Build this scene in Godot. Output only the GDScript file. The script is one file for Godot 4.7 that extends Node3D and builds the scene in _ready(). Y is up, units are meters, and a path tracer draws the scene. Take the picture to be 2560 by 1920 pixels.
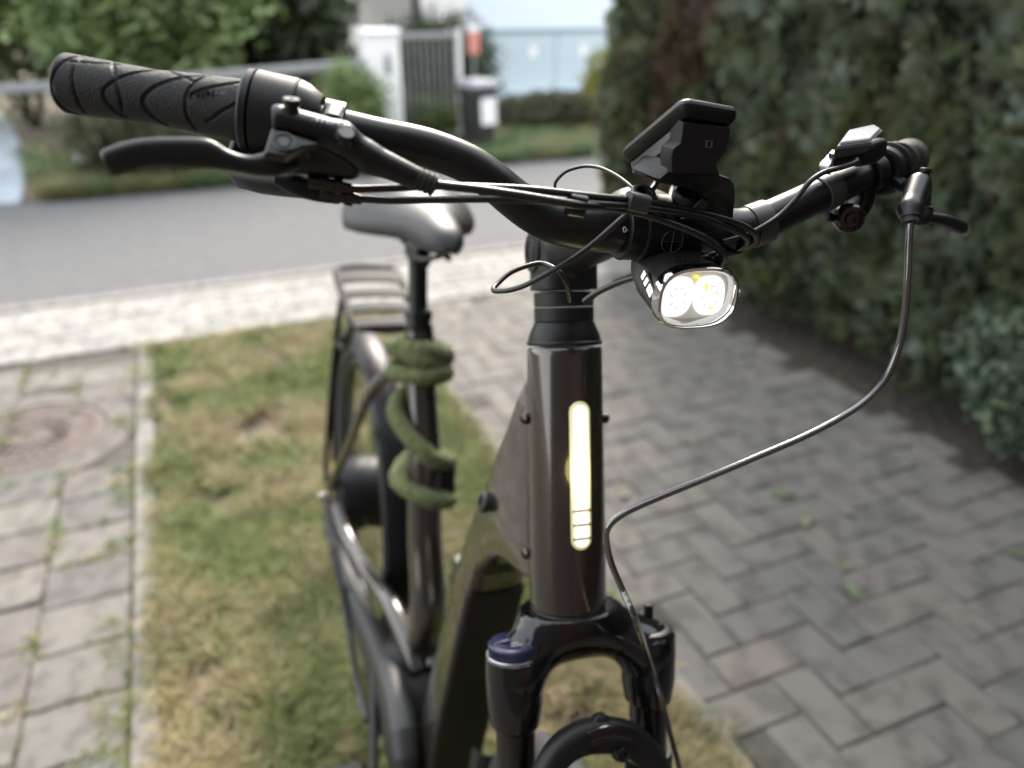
extends Node3D

var M := {}
var rng := RandomNumberGenerator.new()
var st: SurfaceTool
var group_no := 0
var taken := {}

# ---------------------------------------------------------------- names and metas
func numbered(called: String) -> String:
	var n: int = taken.get(called, 0)
	taken[called] = n + 1
	return called if n == 0 else "%s_%03d" % [called, n]

func tag(o: Node, label: String, category := "", group := "", kind := "") -> Node:
	if label: o.set_meta("label", label)
	if category: o.set_meta("category", category)
	if group: o.set_meta("group", group)
	if kind: o.set_meta("kind", kind)
	return o

func thing(called: String, label: String, category: String, at := Vector3.ZERO, group := "") -> Node3D:
	var o := Node3D.new()
	o.name = numbered(called)
	add_child(o)
	o.position = at
	tag(o, label, category, group)
	return o

# ---------------------------------------------------------------- mesh building
func begin() -> void:
	st = SurfaceTool.new()
	st.begin(Mesh.PRIMITIVE_TRIANGLES)
	group_no = 0

func finish(uv := false) -> ArrayMesh:
	st.generate_normals()
	return st.commit()

func put(called: String, mesh: Mesh, m: Material, parent: Node = self) -> MeshInstance3D:
	var o := MeshInstance3D.new()
	o.mesh = mesh
	o.material_override = m
	if parent == self:
		o.name = numbered(called)
		add_child(o)
	else:
		var n := 0
		var want := called
		while parent.has_node(NodePath(want)):
			n += 1
			want = "%s_%03d" % [called, n]
		o.name = want
		parent.add_child(o, true)
	return o

func part(called: String, m: Material, parent: Node) -> MeshInstance3D:
	return put(called, finish(), m, parent)

func tri(a: Vector3, b: Vector3, c: Vector3) -> void:
	st.add_vertex(a)
	st.add_vertex(b)
	st.add_vertex(c)

func quad(a: Vector3, b: Vector3, c: Vector3, d: Vector3, g := 0) -> void:
	st.set_smooth_group(g)
	tri(a, b, c)
	tri(a, c, d)

func centre(ring: Array) -> Vector3:
	var c := Vector3.ZERO
	for p in ring: c += p
	return c / ring.size()

# closed rings joined one after the other, sharp turns get hard edges
func loft(rings: Array, cap_a := true, cap_b := true, crease := 0.62) -> void:
	var n: int = rings[0].size()
	var count: int = rings.size()
	var ca := centre(rings[0])
	var mid: int = count / 2
	var along: Vector3 = centre(rings[count - 1]) - ca
	if along.length() < 1e-6: along = centre(rings[mid]) - ca
	var big := 0
	var bs := 0.0
	for j in count:
		var s0: float = (rings[j][0] - centre(rings[j])).length()
		if s0 > bs:
			bs = s0
			big = j
	var turn := Vector3.ZERO
	var cb := centre(rings[big])
	for k in n: turn += (rings[big][k] - cb).cross(rings[big][(k + 1) % n] - cb)
	var flip := turn.dot(along) < 0
	var rg := [0]
	for j in range(1, count - 1):
		var sharp := false
		for k in [0, n / 3, (2 * n) / 3]:
			var d0: Vector3 = rings[j][k] - rings[j - 1][k]
			var d1: Vector3 = rings[j + 1][k] - rings[j][k]
			if d0.length() > 1e-6 and d1.length() > 1e-6 and d0.angle_to(d1) > crease: sharp = true
		rg.append(rg[-1] + (1 if sharp else 0))
	var kg := []
	var g := 0
	var first_sharp := false
	for k in n:
		var r: Array = rings[big]
		var d0: Vector3 = r[k] - r[(k + n - 1) % n]
		var d1: Vector3 = r[(k + 1) % n] - r[k]
		var sharp := d0.angle_to(d1) > crease
		if k == 0: first_sharp = sharp
		elif sharp: g += 1
		kg.append(g)
	if not first_sharp:
		for k in n:
			if kg[k] == g: kg[k] = 0
	var base_g := group_no
	for j in count - 1:
		for k in n:
			var k2: int = (k + 1) % n
			var gg: int = base_g + rg[j] * 64 + kg[k]
			if flip: quad(rings[j][k], rings[j][k2], rings[j + 1][k2], rings[j + 1][k], gg)
			else: quad(rings[j][k], rings[j + 1][k], rings[j + 1][k2], rings[j][k2], gg)
	group_no = base_g + rg[-1] * 64 + 64
	if cap_a: cap(rings[0], not flip)
	if cap_b: cap(rings[count - 1], flip)

func cap(ring: Array, positive: bool) -> void:
	st.set_smooth_group(group_no)
	group_no += 1
	var c := centre(ring)
	var n: int = ring.size()
	var nn := Vector3.ZERO
	for k in n: nn += (ring[k] - c).cross(ring[(k + 1) % n] - c)
	if nn.length() < 1e-12: return
	nn = nn.normalized()
	var ax: Vector3 = (ring[0] - c).normalized()
	var ay := nn.cross(ax)
	var poly := PackedVector2Array()
	for p in ring: poly.append(Vector2((p - c).dot(ax), (p - c).dot(ay)) * 100.0)
	var ids := Geometry2D.triangulate_polygon(poly)
	if ids.is_empty():
		for k in n: ids.append_array([n, k, (k + 1) % n])
	var all := ring + [c]
	for i in range(0, ids.size(), 3):
		var a: Vector3 = all[ids[i]]
		var b: Vector3 = all[ids[i + 1]]
		var d: Vector3 = all[ids[i + 2]]
		if ((b - a).cross(d - a).dot(nn) > 0) == positive: tri(a, b, d)
		else: tri(a, d, b)

func spline(pts: Array, n: int) -> Array:
	var out := []
	var last := pts.size() - 1
	for i in last:
		var p0 = pts[maxi(i - 1, 0)]
		var p1 = pts[i]
		var p2 = pts[i + 1]
		var p3 = pts[mini(i + 2, last)]
		for s in n:
			var t := float(s) / n
			out.append(0.5 * (2.0 * p1 + (p2 - p0) * t + (2.0 * p0 - 5.0 * p1 + 4.0 * p2 - p3) * t * t + (3.0 * p1 - p0 - 3.0 * p2 + p3) * t * t * t))
	out.append(pts[last])
	return out

func floats(rads, count: int) -> Array:
	if rads is float:
		var out := []
		out.resize(count)
		out.fill(rads)
		return out
	return rads

# round tube through points, parallel-transported frame
func tube(pts: Array, rads, sides := 12, smooth := 6, cap_ends := true) -> void:
	var r := floats(rads, pts.size())
	if smooth > 1:
		r = spline(r, smooth)
		pts = spline(pts, smooth)
	var rings := []
	var t: Vector3 = (pts[1] - pts[0]).normalized()
	var side := t.cross(Vector3.UP if absf(t.y) < 0.9 else Vector3.RIGHT).normalized()
	for i in pts.size():
		var a: Vector3 = pts[maxi(i - 1, 0)]
		var b: Vector3 = pts[mini(i + 1, pts.size() - 1)]
		if (b - a).length() > 1e-7: t = (b - a).normalized()
		side = (side - t * side.dot(t)).normalized()
		var up := t.cross(side)
		var ring := []
		for k in sides:
			var g := TAU * k / sides
			ring.append(pts[i] + (side * cos(g) + up * sin(g)) * r[i])
		rings.append(ring)
	loft(rings, cap_ends, cap_ends, 0.9)

# a cross-section swept along points: across is the direction its x follows, its y follows t x across
func sweep(pts: Array, poly: Array, across: Vector3, scales := [], smooth := 1) -> void:
	var sc := scales
	if sc.is_empty():
		for p in pts: sc.append(Vector2.ONE)
	if smooth > 1:
		sc = spline(sc, smooth)
		pts = spline(pts, smooth)
	var rings := []
	for i in pts.size():
		var a: Vector3 = pts[maxi(i - 1, 0)]
		var b: Vector3 = pts[mini(i + 1, pts.size() - 1)]
		var t := (b - a).normalized()
		var x := (across - t * across.dot(t)).normalized()
		var y := t.cross(x)
		var ring := []
		for p in poly: ring.append(pts[i] + x * p.x * sc[i].x + y * p.y * sc[i].y)
		rings.append(ring)
	loft(rings)

# turned shape: profile of (metres along the axis, radius)
func lathe(a: Vector3, dir: Vector3, profile: Array, sides := 28, squash := 1.0, ref := Vector3.UP) -> void:
	var t := dir.normalized()
	var x := ref - t * ref.dot(t)
	if x.length() < 0.05: x = Vector3.RIGHT - t * t.x
	x = x.normalized()
	var y := t.cross(x)
	var rings := []
	for p in profile:
		var ring := []
		for k in sides:
			var g := TAU * k / sides
			ring.append(a + t * p[0] + (x * cos(g) + y * sin(g) * squash) * maxf(p[1], 1e-5))
		rings.append(ring)
	loft(rings, true, true, 0.5)

func rrect(w: float, h: float, r: float, n := 4) -> Array:
	var out := []
	for q in 4:
		var cx := (w / 2 - r) * (1 if q in [0, 3] else -1)
		var cy := (h / 2 - r) * (1 if q in [0, 1] else -1)
		for k in n + 1:
			var g := PI / 2 * (q + float(k) / n)
			out.append(Vector2(cx + cos(g) * r, cy + sin(g) * r))
	return out

func oval(w: float, h: float, e := 2.0, n := 40) -> Array:
	var out := []
	for k in n:
		var g := TAU * k / n
		out.append(Vector2(w / 2 * signf(cos(g)) * pow(absf(cos(g)), 2.0 / e), h / 2 * signf(sin(g)) * pow(absf(sin(g)), 2.0 / e)))
	return out

func inset(poly: Array, d: float) -> Array:
	var out := []
	var n := poly.size()
	var area := 0.0
	for k in n: area += poly[k].cross(poly[(k + 1) % n])
	var s := 1.0 if area > 0 else -1.0
	for k in n:
		var a: Vector2 = (poly[k] - poly[(k + n - 1) % n]).normalized()
		var b: Vector2 = (poly[(k + 1) % n] - poly[k]).normalized()
		var na := Vector2(-a.y, a.x) * s
		var nb := Vector2(-b.y, b.x) * s
		var m := (na + nb)
		m = m / maxf(m.length_squared() / 2.0, 0.5)
		out.append(poly[k] + m * d)
	return out

# outline in the x-y plane of the frame, thick along its z, edges chamfered
func prism(poly: Array, frame: Transform3D, thick: float, bevel := 0.0) -> void:
	var levels := [[0.0, bevel], [bevel, 0.0], [thick - bevel, 0.0], [thick, bevel]] if bevel > 0 else [[0.0, 0.0], [thick, 0.0]]
	var rings := []
	for l in levels:
		var ring := []
		for p in inset(poly, l[1]) if l[1] > 0 else poly: ring.append(frame * Vector3(p.x, p.y, l[0]))
		rings.append(ring)
	loft(rings)

func box(c: Vector3, size: Vector3, basis := Basis.IDENTITY, bevel := 0.0) -> void:
	prism([Vector2(-size.x, -size.y) / 2, Vector2(size.x, -size.y) / 2, Vector2(size.x, size.y) / 2, Vector2(-size.x, size.y) / 2], Transform3D(basis, c - basis.z * size.z / 2), size.z, bevel)

func frame_of(o: Vector3, z: Vector3, y: Vector3) -> Transform3D:
	z = z.normalized()
	var x := y.cross(z).normalized()
	return Transform3D(Basis(x, z.cross(x), z), o)

# smooth union of tapered capsules, meshed with surface nets; bones are [a, b, radius a, radius b]
func blob(bones: Array, k: float, cell: float, cut := []) -> void:
	var lo := Vector3.INF
	var hi := -Vector3.INF
	for q in bones:
		var r: float = maxf(q[2], q[3]) + cell * 2 + k * 0.4
		lo = lo.min(q[0] - Vector3.ONE * r).min(q[1] - Vector3.ONE * r)
		hi = hi.max(q[0] + Vector3.ONE * r).max(q[1] + Vector3.ONE * r)
	var size := (hi - lo) / cell
	var nx := int(size.x) + 2
	var ny := int(size.y) + 2
	var nz := int(size.z) + 2
	var f := PackedFloat32Array()
	f.resize(nx * ny * nz)
	f.fill(1e3)
	var seen := PackedByteArray()
	for q in bones:
		var a: Vector3 = q[0]
		var ba: Vector3 = q[1] - a
		var l2 := maxf(ba.length_squared(), 1e-12)
		var reach: float = maxf(q[2], q[3]) + k + cell * 2
		var q0: Vector3 = (q[0].min(q[1]) - Vector3.ONE * reach - lo) / cell
		var q1: Vector3 = (q[0].max(q[1]) + Vector3.ONE * reach - lo) / cell
		for ix in range(maxi(int(q0.x), 0), mini(int(q1.x) + 2, nx)):
			for iy in range(maxi(int(q0.y), 0), mini(int(q1.y) + 2, ny)):
				for iz in range(maxi(int(q0.z), 0), mini(int(q1.z) + 2, nz)):
					var p := lo + Vector3(ix, iy, iz) * cell
					var t := clampf((p - a).dot(ba) / l2, 0.0, 1.0)
					var d: float = (p - a - ba * t).length() - lerpf(q[2], q[3], t)
					var i := (ix * ny + iy) * nz + iz
					var e := f[i]
					var h := maxf(k - absf(d - e), 0.0) / k
					f[i] = minf(d, e) - h * h * k * 0.25
	for c in cut:   # planes [point, normal] cut away what lies beyond
		for ix in nx:
			for iy in ny:
				for iz in nz:
					var i := (ix * ny + iy) * nz + iz
					if f[i] < cell * 3:
						f[i] = maxf(f[i], (lo + Vector3(ix, iy, iz) * cell - c[0]).dot(c[1]))
	var vert := {}
	st.set_smooth_group(0)
	var edge := [[0, 1], [0, 2], [0, 4], [1, 3], [1, 5], [2, 3], [2, 6], [3, 7], [4, 5], [4, 6], [5, 7], [6, 7]]
	for ix in nx - 1:
		for iy in ny - 1:
			var row := (ix * ny + iy) * nz
			for iz in nz - 1:
				var i := row + iz
				if absf(f[i]) > cell * 2.5: continue
				var v := [f[i], f[i + ny * nz], f[i + nz], f[i + ny * nz + nz], f[i + 1], f[i + ny * nz + 1], f[i + nz + 1], f[i + ny * nz + nz + 1]]
				var inside := 0
				for x in v: inside += 1 if x < 0 else 0
				if inside == 0 or inside == 8: continue
				var sum := Vector3.ZERO
				var n := 0
				for e in edge:
					var va: float = v[e[0]]
					var vb: float = v[e[1]]
					if (va < 0) != (vb < 0):
						var t := va / (va - vb)
						var pa := Vector3(e[0] & 1, (e[0] >> 1) & 1, e[0] >> 2)
						var pb := Vector3(e[1] & 1, (e[1] >> 1) & 1, e[1] >> 2)
						sum += pa.lerp(pb, t)
						n += 1
				vert[i] = lo + (Vector3(ix, iy, iz) + sum / n) * cell
	var dx := ny * nz
	var dy := nz
	for i in vert:
		var inside: bool = f[i] < 0
		if (f[i + dx] < 0) != inside and vert.has(i - dy) and vert.has(i - 1) and vert.has(i - dy - 1):
			face(vert[i - dy - 1], vert[i - dy], vert[i], vert[i - 1], inside)
		if (f[i + dy] < 0) != inside and vert.has(i - dx) and vert.has(i - 1) and vert.has(i - dx - 1):
			face(vert[i - dx - 1], vert[i - 1], vert[i], vert[i - dx], inside)
		if (f[i + 1] < 0) != inside and vert.has(i - dx) and vert.has(i - dy) and vert.has(i - dx - dy):
			face(vert[i - dx - dy], vert[i - dx], vert[i], vert[i - dy], inside)

func face(a: Vector3, b: Vector3, c: Vector3, d: Vector3, flip: bool) -> void:
	if flip:
		tri(a, b, c)
		tri(a, c, d)
	else:
		tri(a, c, b)
		tri(a, d, c)

# ---------------------------------------------------------------- materials
func lin(r: float, g: float, b: float) -> Color:
	return Color(r, g, b).linear_to_srgb()

func noise_tex(freq: float, size := 512, octaves := 4, ramp: Gradient = null, bump := 0.0, kind := FastNoiseLite.TYPE_SIMPLEX_SMOOTH, sd := 1) -> NoiseTexture2D:
	var n := FastNoiseLite.new()
	n.noise_type = kind
	n.frequency = freq
	n.seed = sd
	n.fractal_octaves = octaves
	if kind == FastNoiseLite.TYPE_CELLULAR:
		n.cellular_return_type = FastNoiseLite.RETURN_DISTANCE
		n.fractal_type = FastNoiseLite.FRACTAL_NONE
	var t := NoiseTexture2D.new()
	t.width = size
	t.height = size
	t.seamless = true
	t.noise = n
	t.generate_mipmaps = false
	if ramp: t.color_ramp = ramp
	if bump > 0:
		t.as_normal_map = true
		t.bump_strength = bump
	return t

func ramp(stops: Array) -> Gradient:   # stops are [position, linear colour]
	var g := Gradient.new()
	var offs := PackedFloat32Array()
	var cols := PackedColorArray()
	for s in stops:
		offs.append(s[0])
		cols.append(s[1].linear_to_srgb())
	g.offsets = offs
	g.colors = cols
	return g

func mat(called: String, c: Color, rough: float, metal := 0.0, coat := 0.0, spec := 0.5) -> StandardMaterial3D:
	var m := StandardMaterial3D.new()
	m.resource_name = called
	m.albedo_color = c.linear_to_srgb()
	m.roughness = rough
	m.metallic = metal
	m.metallic_specular = spec
	if coat > 0:
		m.clearcoat_enabled = true
		m.clearcoat = coat
		m.clearcoat_roughness = 0.06
	M[called] = m
	return m

func triplanar(m: StandardMaterial3D, scale: float, world := false) -> void:
	m.uv1_triplanar = true
	m.uv1_world_triplanar = world
	m.uv1_scale = Vector3.ONE * scale
	m.uv1_triplanar_sharpness = 4.0

func relief(m: StandardMaterial3D, t: Texture2D, cm: float) -> void:
	m.heightmap_enabled = true
	m.heightmap_texture = t
	m.heightmap_scale = cm

func glow(m: StandardMaterial3D, c: Color, e: float) -> void:
	m.emission_enabled = true
	m.emission = c.linear_to_srgb()
	m.emission_energy_multiplier = e

func make_materials() -> void:
	var grit := noise_tex(0.06, 256, 3)
	var fine := noise_tex(0.12, 256, 2)
	var pebble := noise_tex(0.045, 512, 1, null, 0.0, FastNoiseLite.TYPE_CELLULAR)
	var smudge := noise_tex(0.012, 256, 4, ramp([[0.0, Color(0.62, 0.62, 0.62)], [1.0, Color(1, 1, 1)]]))
	var m := mat("anodised", Color(0.0038, 0.0041, 0.005), 0.42, 0.0, 0.0, 0.42)
	m.roughness_texture = smudge
	m.roughness_texture_channel = BaseMaterial3D.TEXTURE_CHANNEL_RED
	m.roughness = 0.40
	triplanar(m, 9.0)
	m = mat("rubber", Color(0.0085, 0.0088, 0.0098), 0.55, 0.0, 0.0, 0.38)
	relief(m, pebble, 0.05)
	triplanar(m, 55.0)
	mat("rubber_plain", Color(0.01, 0.01, 0.0105), 0.6)
	mat("plastic", Color(0.0045, 0.0047, 0.0054), 0.42, 0.0, 0.0, 0.36)
	m = mat("plastic_grained", Color(0.0068, 0.007, 0.008), 0.48, 0.0, 0.0, 0.38)
	relief(m, fine, 0.006)
	triplanar(m, 40.0)
	mat("plastic_grey", Color(0.03, 0.03, 0.032), 0.42)
	mat("gloss_black", Color(0.0035, 0.0035, 0.004), 0.14, 0.0, 0.25, 0.42)
	mat("piano", Color(0.006, 0.006, 0.007), 0.12)
	mat("hose", Color(0.006, 0.006, 0.0066), 0.3, 0.0, 0.0, 0.5)
	mat("front_hose", Color(0.02, 0.02, 0.0215), 0.16, 0.0, 1.0, 0.8)
	mat("wire", Color(0.007, 0.007, 0.007), 0.45)
	m = mat("cover", Color(0.009, 0.0082, 0.0076), 0.55, 0.0, 0.0, 0.35)
	m = mat("paint", Color(0.0175, 0.0122, 0.009), 0.3, 0.3, 1.0)
	m.roughness_texture = smudge
	triplanar(m, 6.0)
	mat("print", Color(0.55, 0.56, 0.58), 0.5)
	mat("print_dim", Color(0.2, 0.2, 0.21), 0.5)
	mat("print_faint", Color(0.07, 0.07, 0.075), 0.5)
	mat("steel", Color(0.42, 0.42, 0.43), 0.3, 1.0)
	mat("dark_steel", Color(0.06, 0.055, 0.053), 0.26, 1.0)
	mat("chrome", Color(0.5, 0.5, 0.51), 0.08, 1.0)
	mat("blue_cap", Color(0.003, 0.006, 0.038), 0.3, 0.0, 0.3)
	mat("strip_bar", Color(0.12, 0.075, 0.04), 0.5)
	m = mat("saddle_skin", Color(0.018, 0.018, 0.0195), 0.52, 0.0, 0.0, 0.5)
	relief(m, grit, 0.02)
	triplanar(m, 14.0)
	mat("rack", Color(0.014, 0.012, 0.0105), 0.7, 0.0, 0.0, 0.4)
	mat("grey_guard", Color(0.02, 0.02, 0.021), 0.5)
	mat("tyre", Color(0.018, 0.018, 0.019), 0.75)
	m = mat("lock_cloth", Color(0.145, 0.17, 0.066), 0.95)
	relief(m, pebble, 0.5)
	triplanar(m, 26.0)
	m.rim_enabled = true
	m.rim = 0.5
	m = mat("strip_light", Color(0.9, 0.9, 0.85), 0.3)
	glow(m, Color(1.0, 0.93, 0.74), 0.24)
	m = mat("strip_edge", Color(0.5, 0.5, 0.4), 0.3)
	glow(m, Color(0.62, 0.58, 0.2), 0.1)
	m = mat("lamp_light", Color(0.9, 0.9, 0.9), 0.075)
	glow(m, Color(1.0, 0.98, 0.93), 0.2)
	m = mat("lamp_dim", Color(0.75, 0.75, 0.72), 0.15)
	glow(m, Color(0.8, 0.8, 0.60), 0.032)
	m = mat("lamp_yellow", Color(0.9, 0.8, 0.1), 0.2)
	glow(m, Color(1.0, 0.85, 0.12), 0.17)
	m = mat("lamp_facet", Color(0.7, 0.72, 0.75), 0.2)
	glow(m, Color(0.8, 0.83, 0.9), 0.075)
	m = mat("lamp_side", Color(0.8, 0.8, 0.78), 0.3)
	glow(m, Color(1.0, 0.97, 0.88), 0.17)
	mat("lamp_shell", Color(0.018, 0.018, 0.0185), 0.36, 0.0, 0.0, 0.6)
	mat("pad", Color(0.3, 0.3, 0.31), 0.35)
	m = mat("lens", Color(1, 1, 1), 0.02)
	m.albedo_color.a = 0.06
	m.transparency = BaseMaterial3D.TRANSPARENCY_ALPHA
	mat("screen", Color(0.008, 0.009, 0.01), 0.08)
	# the place
	var blot := noise_tex(0.010, 512, 5, ramp([[0.25, Color(0.66, 0.66, 0.66)], [0.5, Color(0.92, 0.92, 0.92)], [0.8, Color(1, 1, 1)]]), 0.0, FastNoiseLite.TYPE_SIMPLEX_SMOOTH, 7)
	var grain := noise_tex(0.16, 512, 3)
	var tones := [Color(0.1386, 0.1285, 0.1168), Color(0.1176, 0.1109, 0.1033), Color(0.1554, 0.1428, 0.1277), Color(0.1277, 0.1151, 0.1050)]
	for i in 4:
		m = mat("paver_%d" % i, tones[i], 0.9)
		m.albedo_texture = blot
		relief(m, grain, 0.12)
		triplanar(m, 2.3, true)
	tones = [Color(0.148, 0.135, 0.121), Color(0.138, 0.128, 0.117), Color(0.16, 0.143, 0.126), Color(0.126, 0.119, 0.111), Color(0.17, 0.15, 0.131)]
	for i in 5:
		m = mat("brick_%d" % i, tones[i], 0.88)
		m.albedo_texture = blot
		relief(m, grain, 0.12)
		triplanar(m, 1.7, true)
	tones = [Color(0.2574, 0.2457, 0.2301), Color(0.2340, 0.2223, 0.2106), Color(0.2808, 0.2652, 0.2457)]
	for i in 3:
		m = mat("walk_%d" % i, tones[i], 0.9)
		m.albedo_texture = blot
		relief(m, grain, 0.1)
		triplanar(m, 1.9, true)
	m = mat("concrete", Color(0.2080, 0.1960, 0.1840), 0.92)
	m.albedo_texture = blot
	relief(m, grain, 0.15)
	triplanar(m, 2.6, true)
	m = mat("asphalt", Color(0.09, 0.089, 0.091), 0.9)
	m.albedo_texture = noise_tex(0.02, 512, 6, ramp([[0.3, Color(0.84, 0.84, 0.84)], [0.7, Color(1, 1, 1)]]), 0.0, FastNoiseLite.TYPE_SIMPLEX_SMOOTH, 3)
	relief(m, grain, 0.3)
	triplanar(m, 0.9, true)
	m = mat("soil", Color(1, 1, 1), 0.97)
	m.albedo_texture = noise_tex(0.018, 512, 6, ramp([[0.2, Color(0.055, 0.042, 0.03)], [0.5, Color(0.12, 0.095, 0.066)], [0.75, Color(0.21, 0.16, 0.115)]]), 0.0, FastNoiseLite.TYPE_SIMPLEX_SMOOTH, 5)
	relief(m, grain, 0.8)
	triplanar(m, 1.1, true)
	m = mat("humus", Color(1, 1, 1), 0.97)
	m.albedo_texture = noise_tex(0.03, 512, 6, ramp([[0.2, Color(0.018, 0.014, 0.01)], [0.55, Color(0.045, 0.034, 0.025)], [0.85, Color(0.1, 0.075, 0.05)]]), 0.0, FastNoiseLite.TYPE_SIMPLEX_SMOOTH, 8)
	relief(m, grain, 1.0)
	triplanar(m, 1.6, true)
	m = mat("joint_sand", Color(0.1, 0.09, 0.079), 0.97)
	m.albedo_texture = blot
	relief(m, grain, 0.5)
	triplanar(m, 3.0, true)
	m = mat("iron", Color(0.11, 0.085, 0.077), 0.75, 0.15)
	m.albedo_texture = blot
	triplanar(m, 4.0, true)
	m = mat("leaf", Color(1, 1, 1), 0.55)
	m.vertex_color_use_as_albedo = true
	m.backlight_enabled = true
	m.backlight = Color(0.75, 0.8, 0.58)
	m = mat("grass_blade", Color(1, 1, 1), 0.7)
	m.vertex_color_use_as_albedo = true
	m.backlight_enabled = true
	m.backlight = Color(0.4, 0.45, 0.25)
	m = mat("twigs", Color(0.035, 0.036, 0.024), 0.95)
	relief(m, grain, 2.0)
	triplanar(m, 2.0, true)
	mat("bark", Color(0.06, 0.045, 0.034), 0.95)
	mat("white_paint", Color(0.78, 0.78, 0.79), 0.6)
	m = mat("render_wall", Color(0.72, 0.715, 0.715), 0.9)
	relief(m, grain, 0.2)
	triplanar(m, 1.0, true)
	mat("pale_blue", Color(0.62, 0.7, 0.79), 0.5)
	mat("grey_blue", Color(0.43, 0.52, 0.575), 0.5)
	mat("grey_blue_dark", Color(0.24, 0.3, 0.35), 0.5)
	mat("galvanised", Color(0.27, 0.28, 0.29), 0.55, 0.2)
	mat("gate_grey", Color(0.3, 0.305, 0.31), 0.5, 0.2)
	mat("bin_plastic", Color(0.02, 0.021, 0.023), 0.45)
	mat("bin_lid", Color(0.2, 0.21, 0.23), 0.5)
	mat("sign_red", Color(0.6, 0.24, 0.19), 0.5)
	mat("brown", Color(0.05, 0.028, 0.022), 0.7)
	m = mat("ramp", Color(0.3, 0.33, 0.38), 0.9)
	m.albedo_texture = blot
	triplanar(m, 0.7, true)
	m = mat("house_render", Color(0.04, 0.038, 0.037), 0.9)
	relief(m, grain, 0.2)
	triplanar(m, 1.0, true)

# ---------------------------------------------------------------- the bicycle
# its own axes: x towards the rear wheel, y up along the leaning frame, z towards the bicycle's left side
var bike: Node3D
var AX := Vector3(0.342, 0.9397, 0)    # steering axis
var RH := Vector3(-0.0492, 0.0179, 0.9986)      # along the handlebar, towards the left end
var BH := Vector3(0.9988, 0.0004, 0.0492)      # rearwards, square to the handlebar
var DF := Vector3(0.9384, -0.3416, 0.0523)      # rearwards, square to the steering axis

func on_axis(t: float) -> Vector3: return Vector3(-0.043, 0.838, 0) + AX * t

func segment_distance(p: Vector2, a: Vector2, b: Vector2) -> float:
	var d := b - a
	return (p - a - d * clampf((p - a).dot(d) / maxf(d.length_squared(), 1e-9), 0.0, 1.0)).length()

func lettering(words: String, at: Vector3, right: Vector3, out: Vector3, size: float, m: Material, parent: Node, called := "lettering", bold := false) -> MeshInstance3D:
	var t := TextMesh.new()
	var f := SystemFont.new()
	f.font_names = PackedStringArray(["Droid Sans"])
	if bold: f.font_weight = 700
	t.font = f
	t.font_size = 48
	t.text = words
	t.pixel_size = size / 36.0
	t.depth = 0.0006
	t.curve_step = 4.0
	var o := put(called, t, m, parent)
	var z := out.normalized()
	var x := (right - z * right.dot(z)).normalized()
	o.transform = Transform3D(Basis(x, z.cross(x), z), at)
	return o

func build_bike() -> void:
	bike = thing("bicycle", "dark brown electric city bicycle with lit headlight standing on the grass strip", "bicycle")
	bike.transform = Transform3D(Basis(Vector3(-0.3338, 0, -0.9426), Vector3(0.0985, 0.9945, -0.0349), Vector3(0.9375, -0.1045, -0.332)), Vector3(-0.0464, 0, -0.535))
	build_frame()
	build_fork()
	build_cockpit()
	build_left_of_picture()
	build_right_of_picture()
	build_headlight()
	build_display()
	build_cables()
	build_rear()

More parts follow.
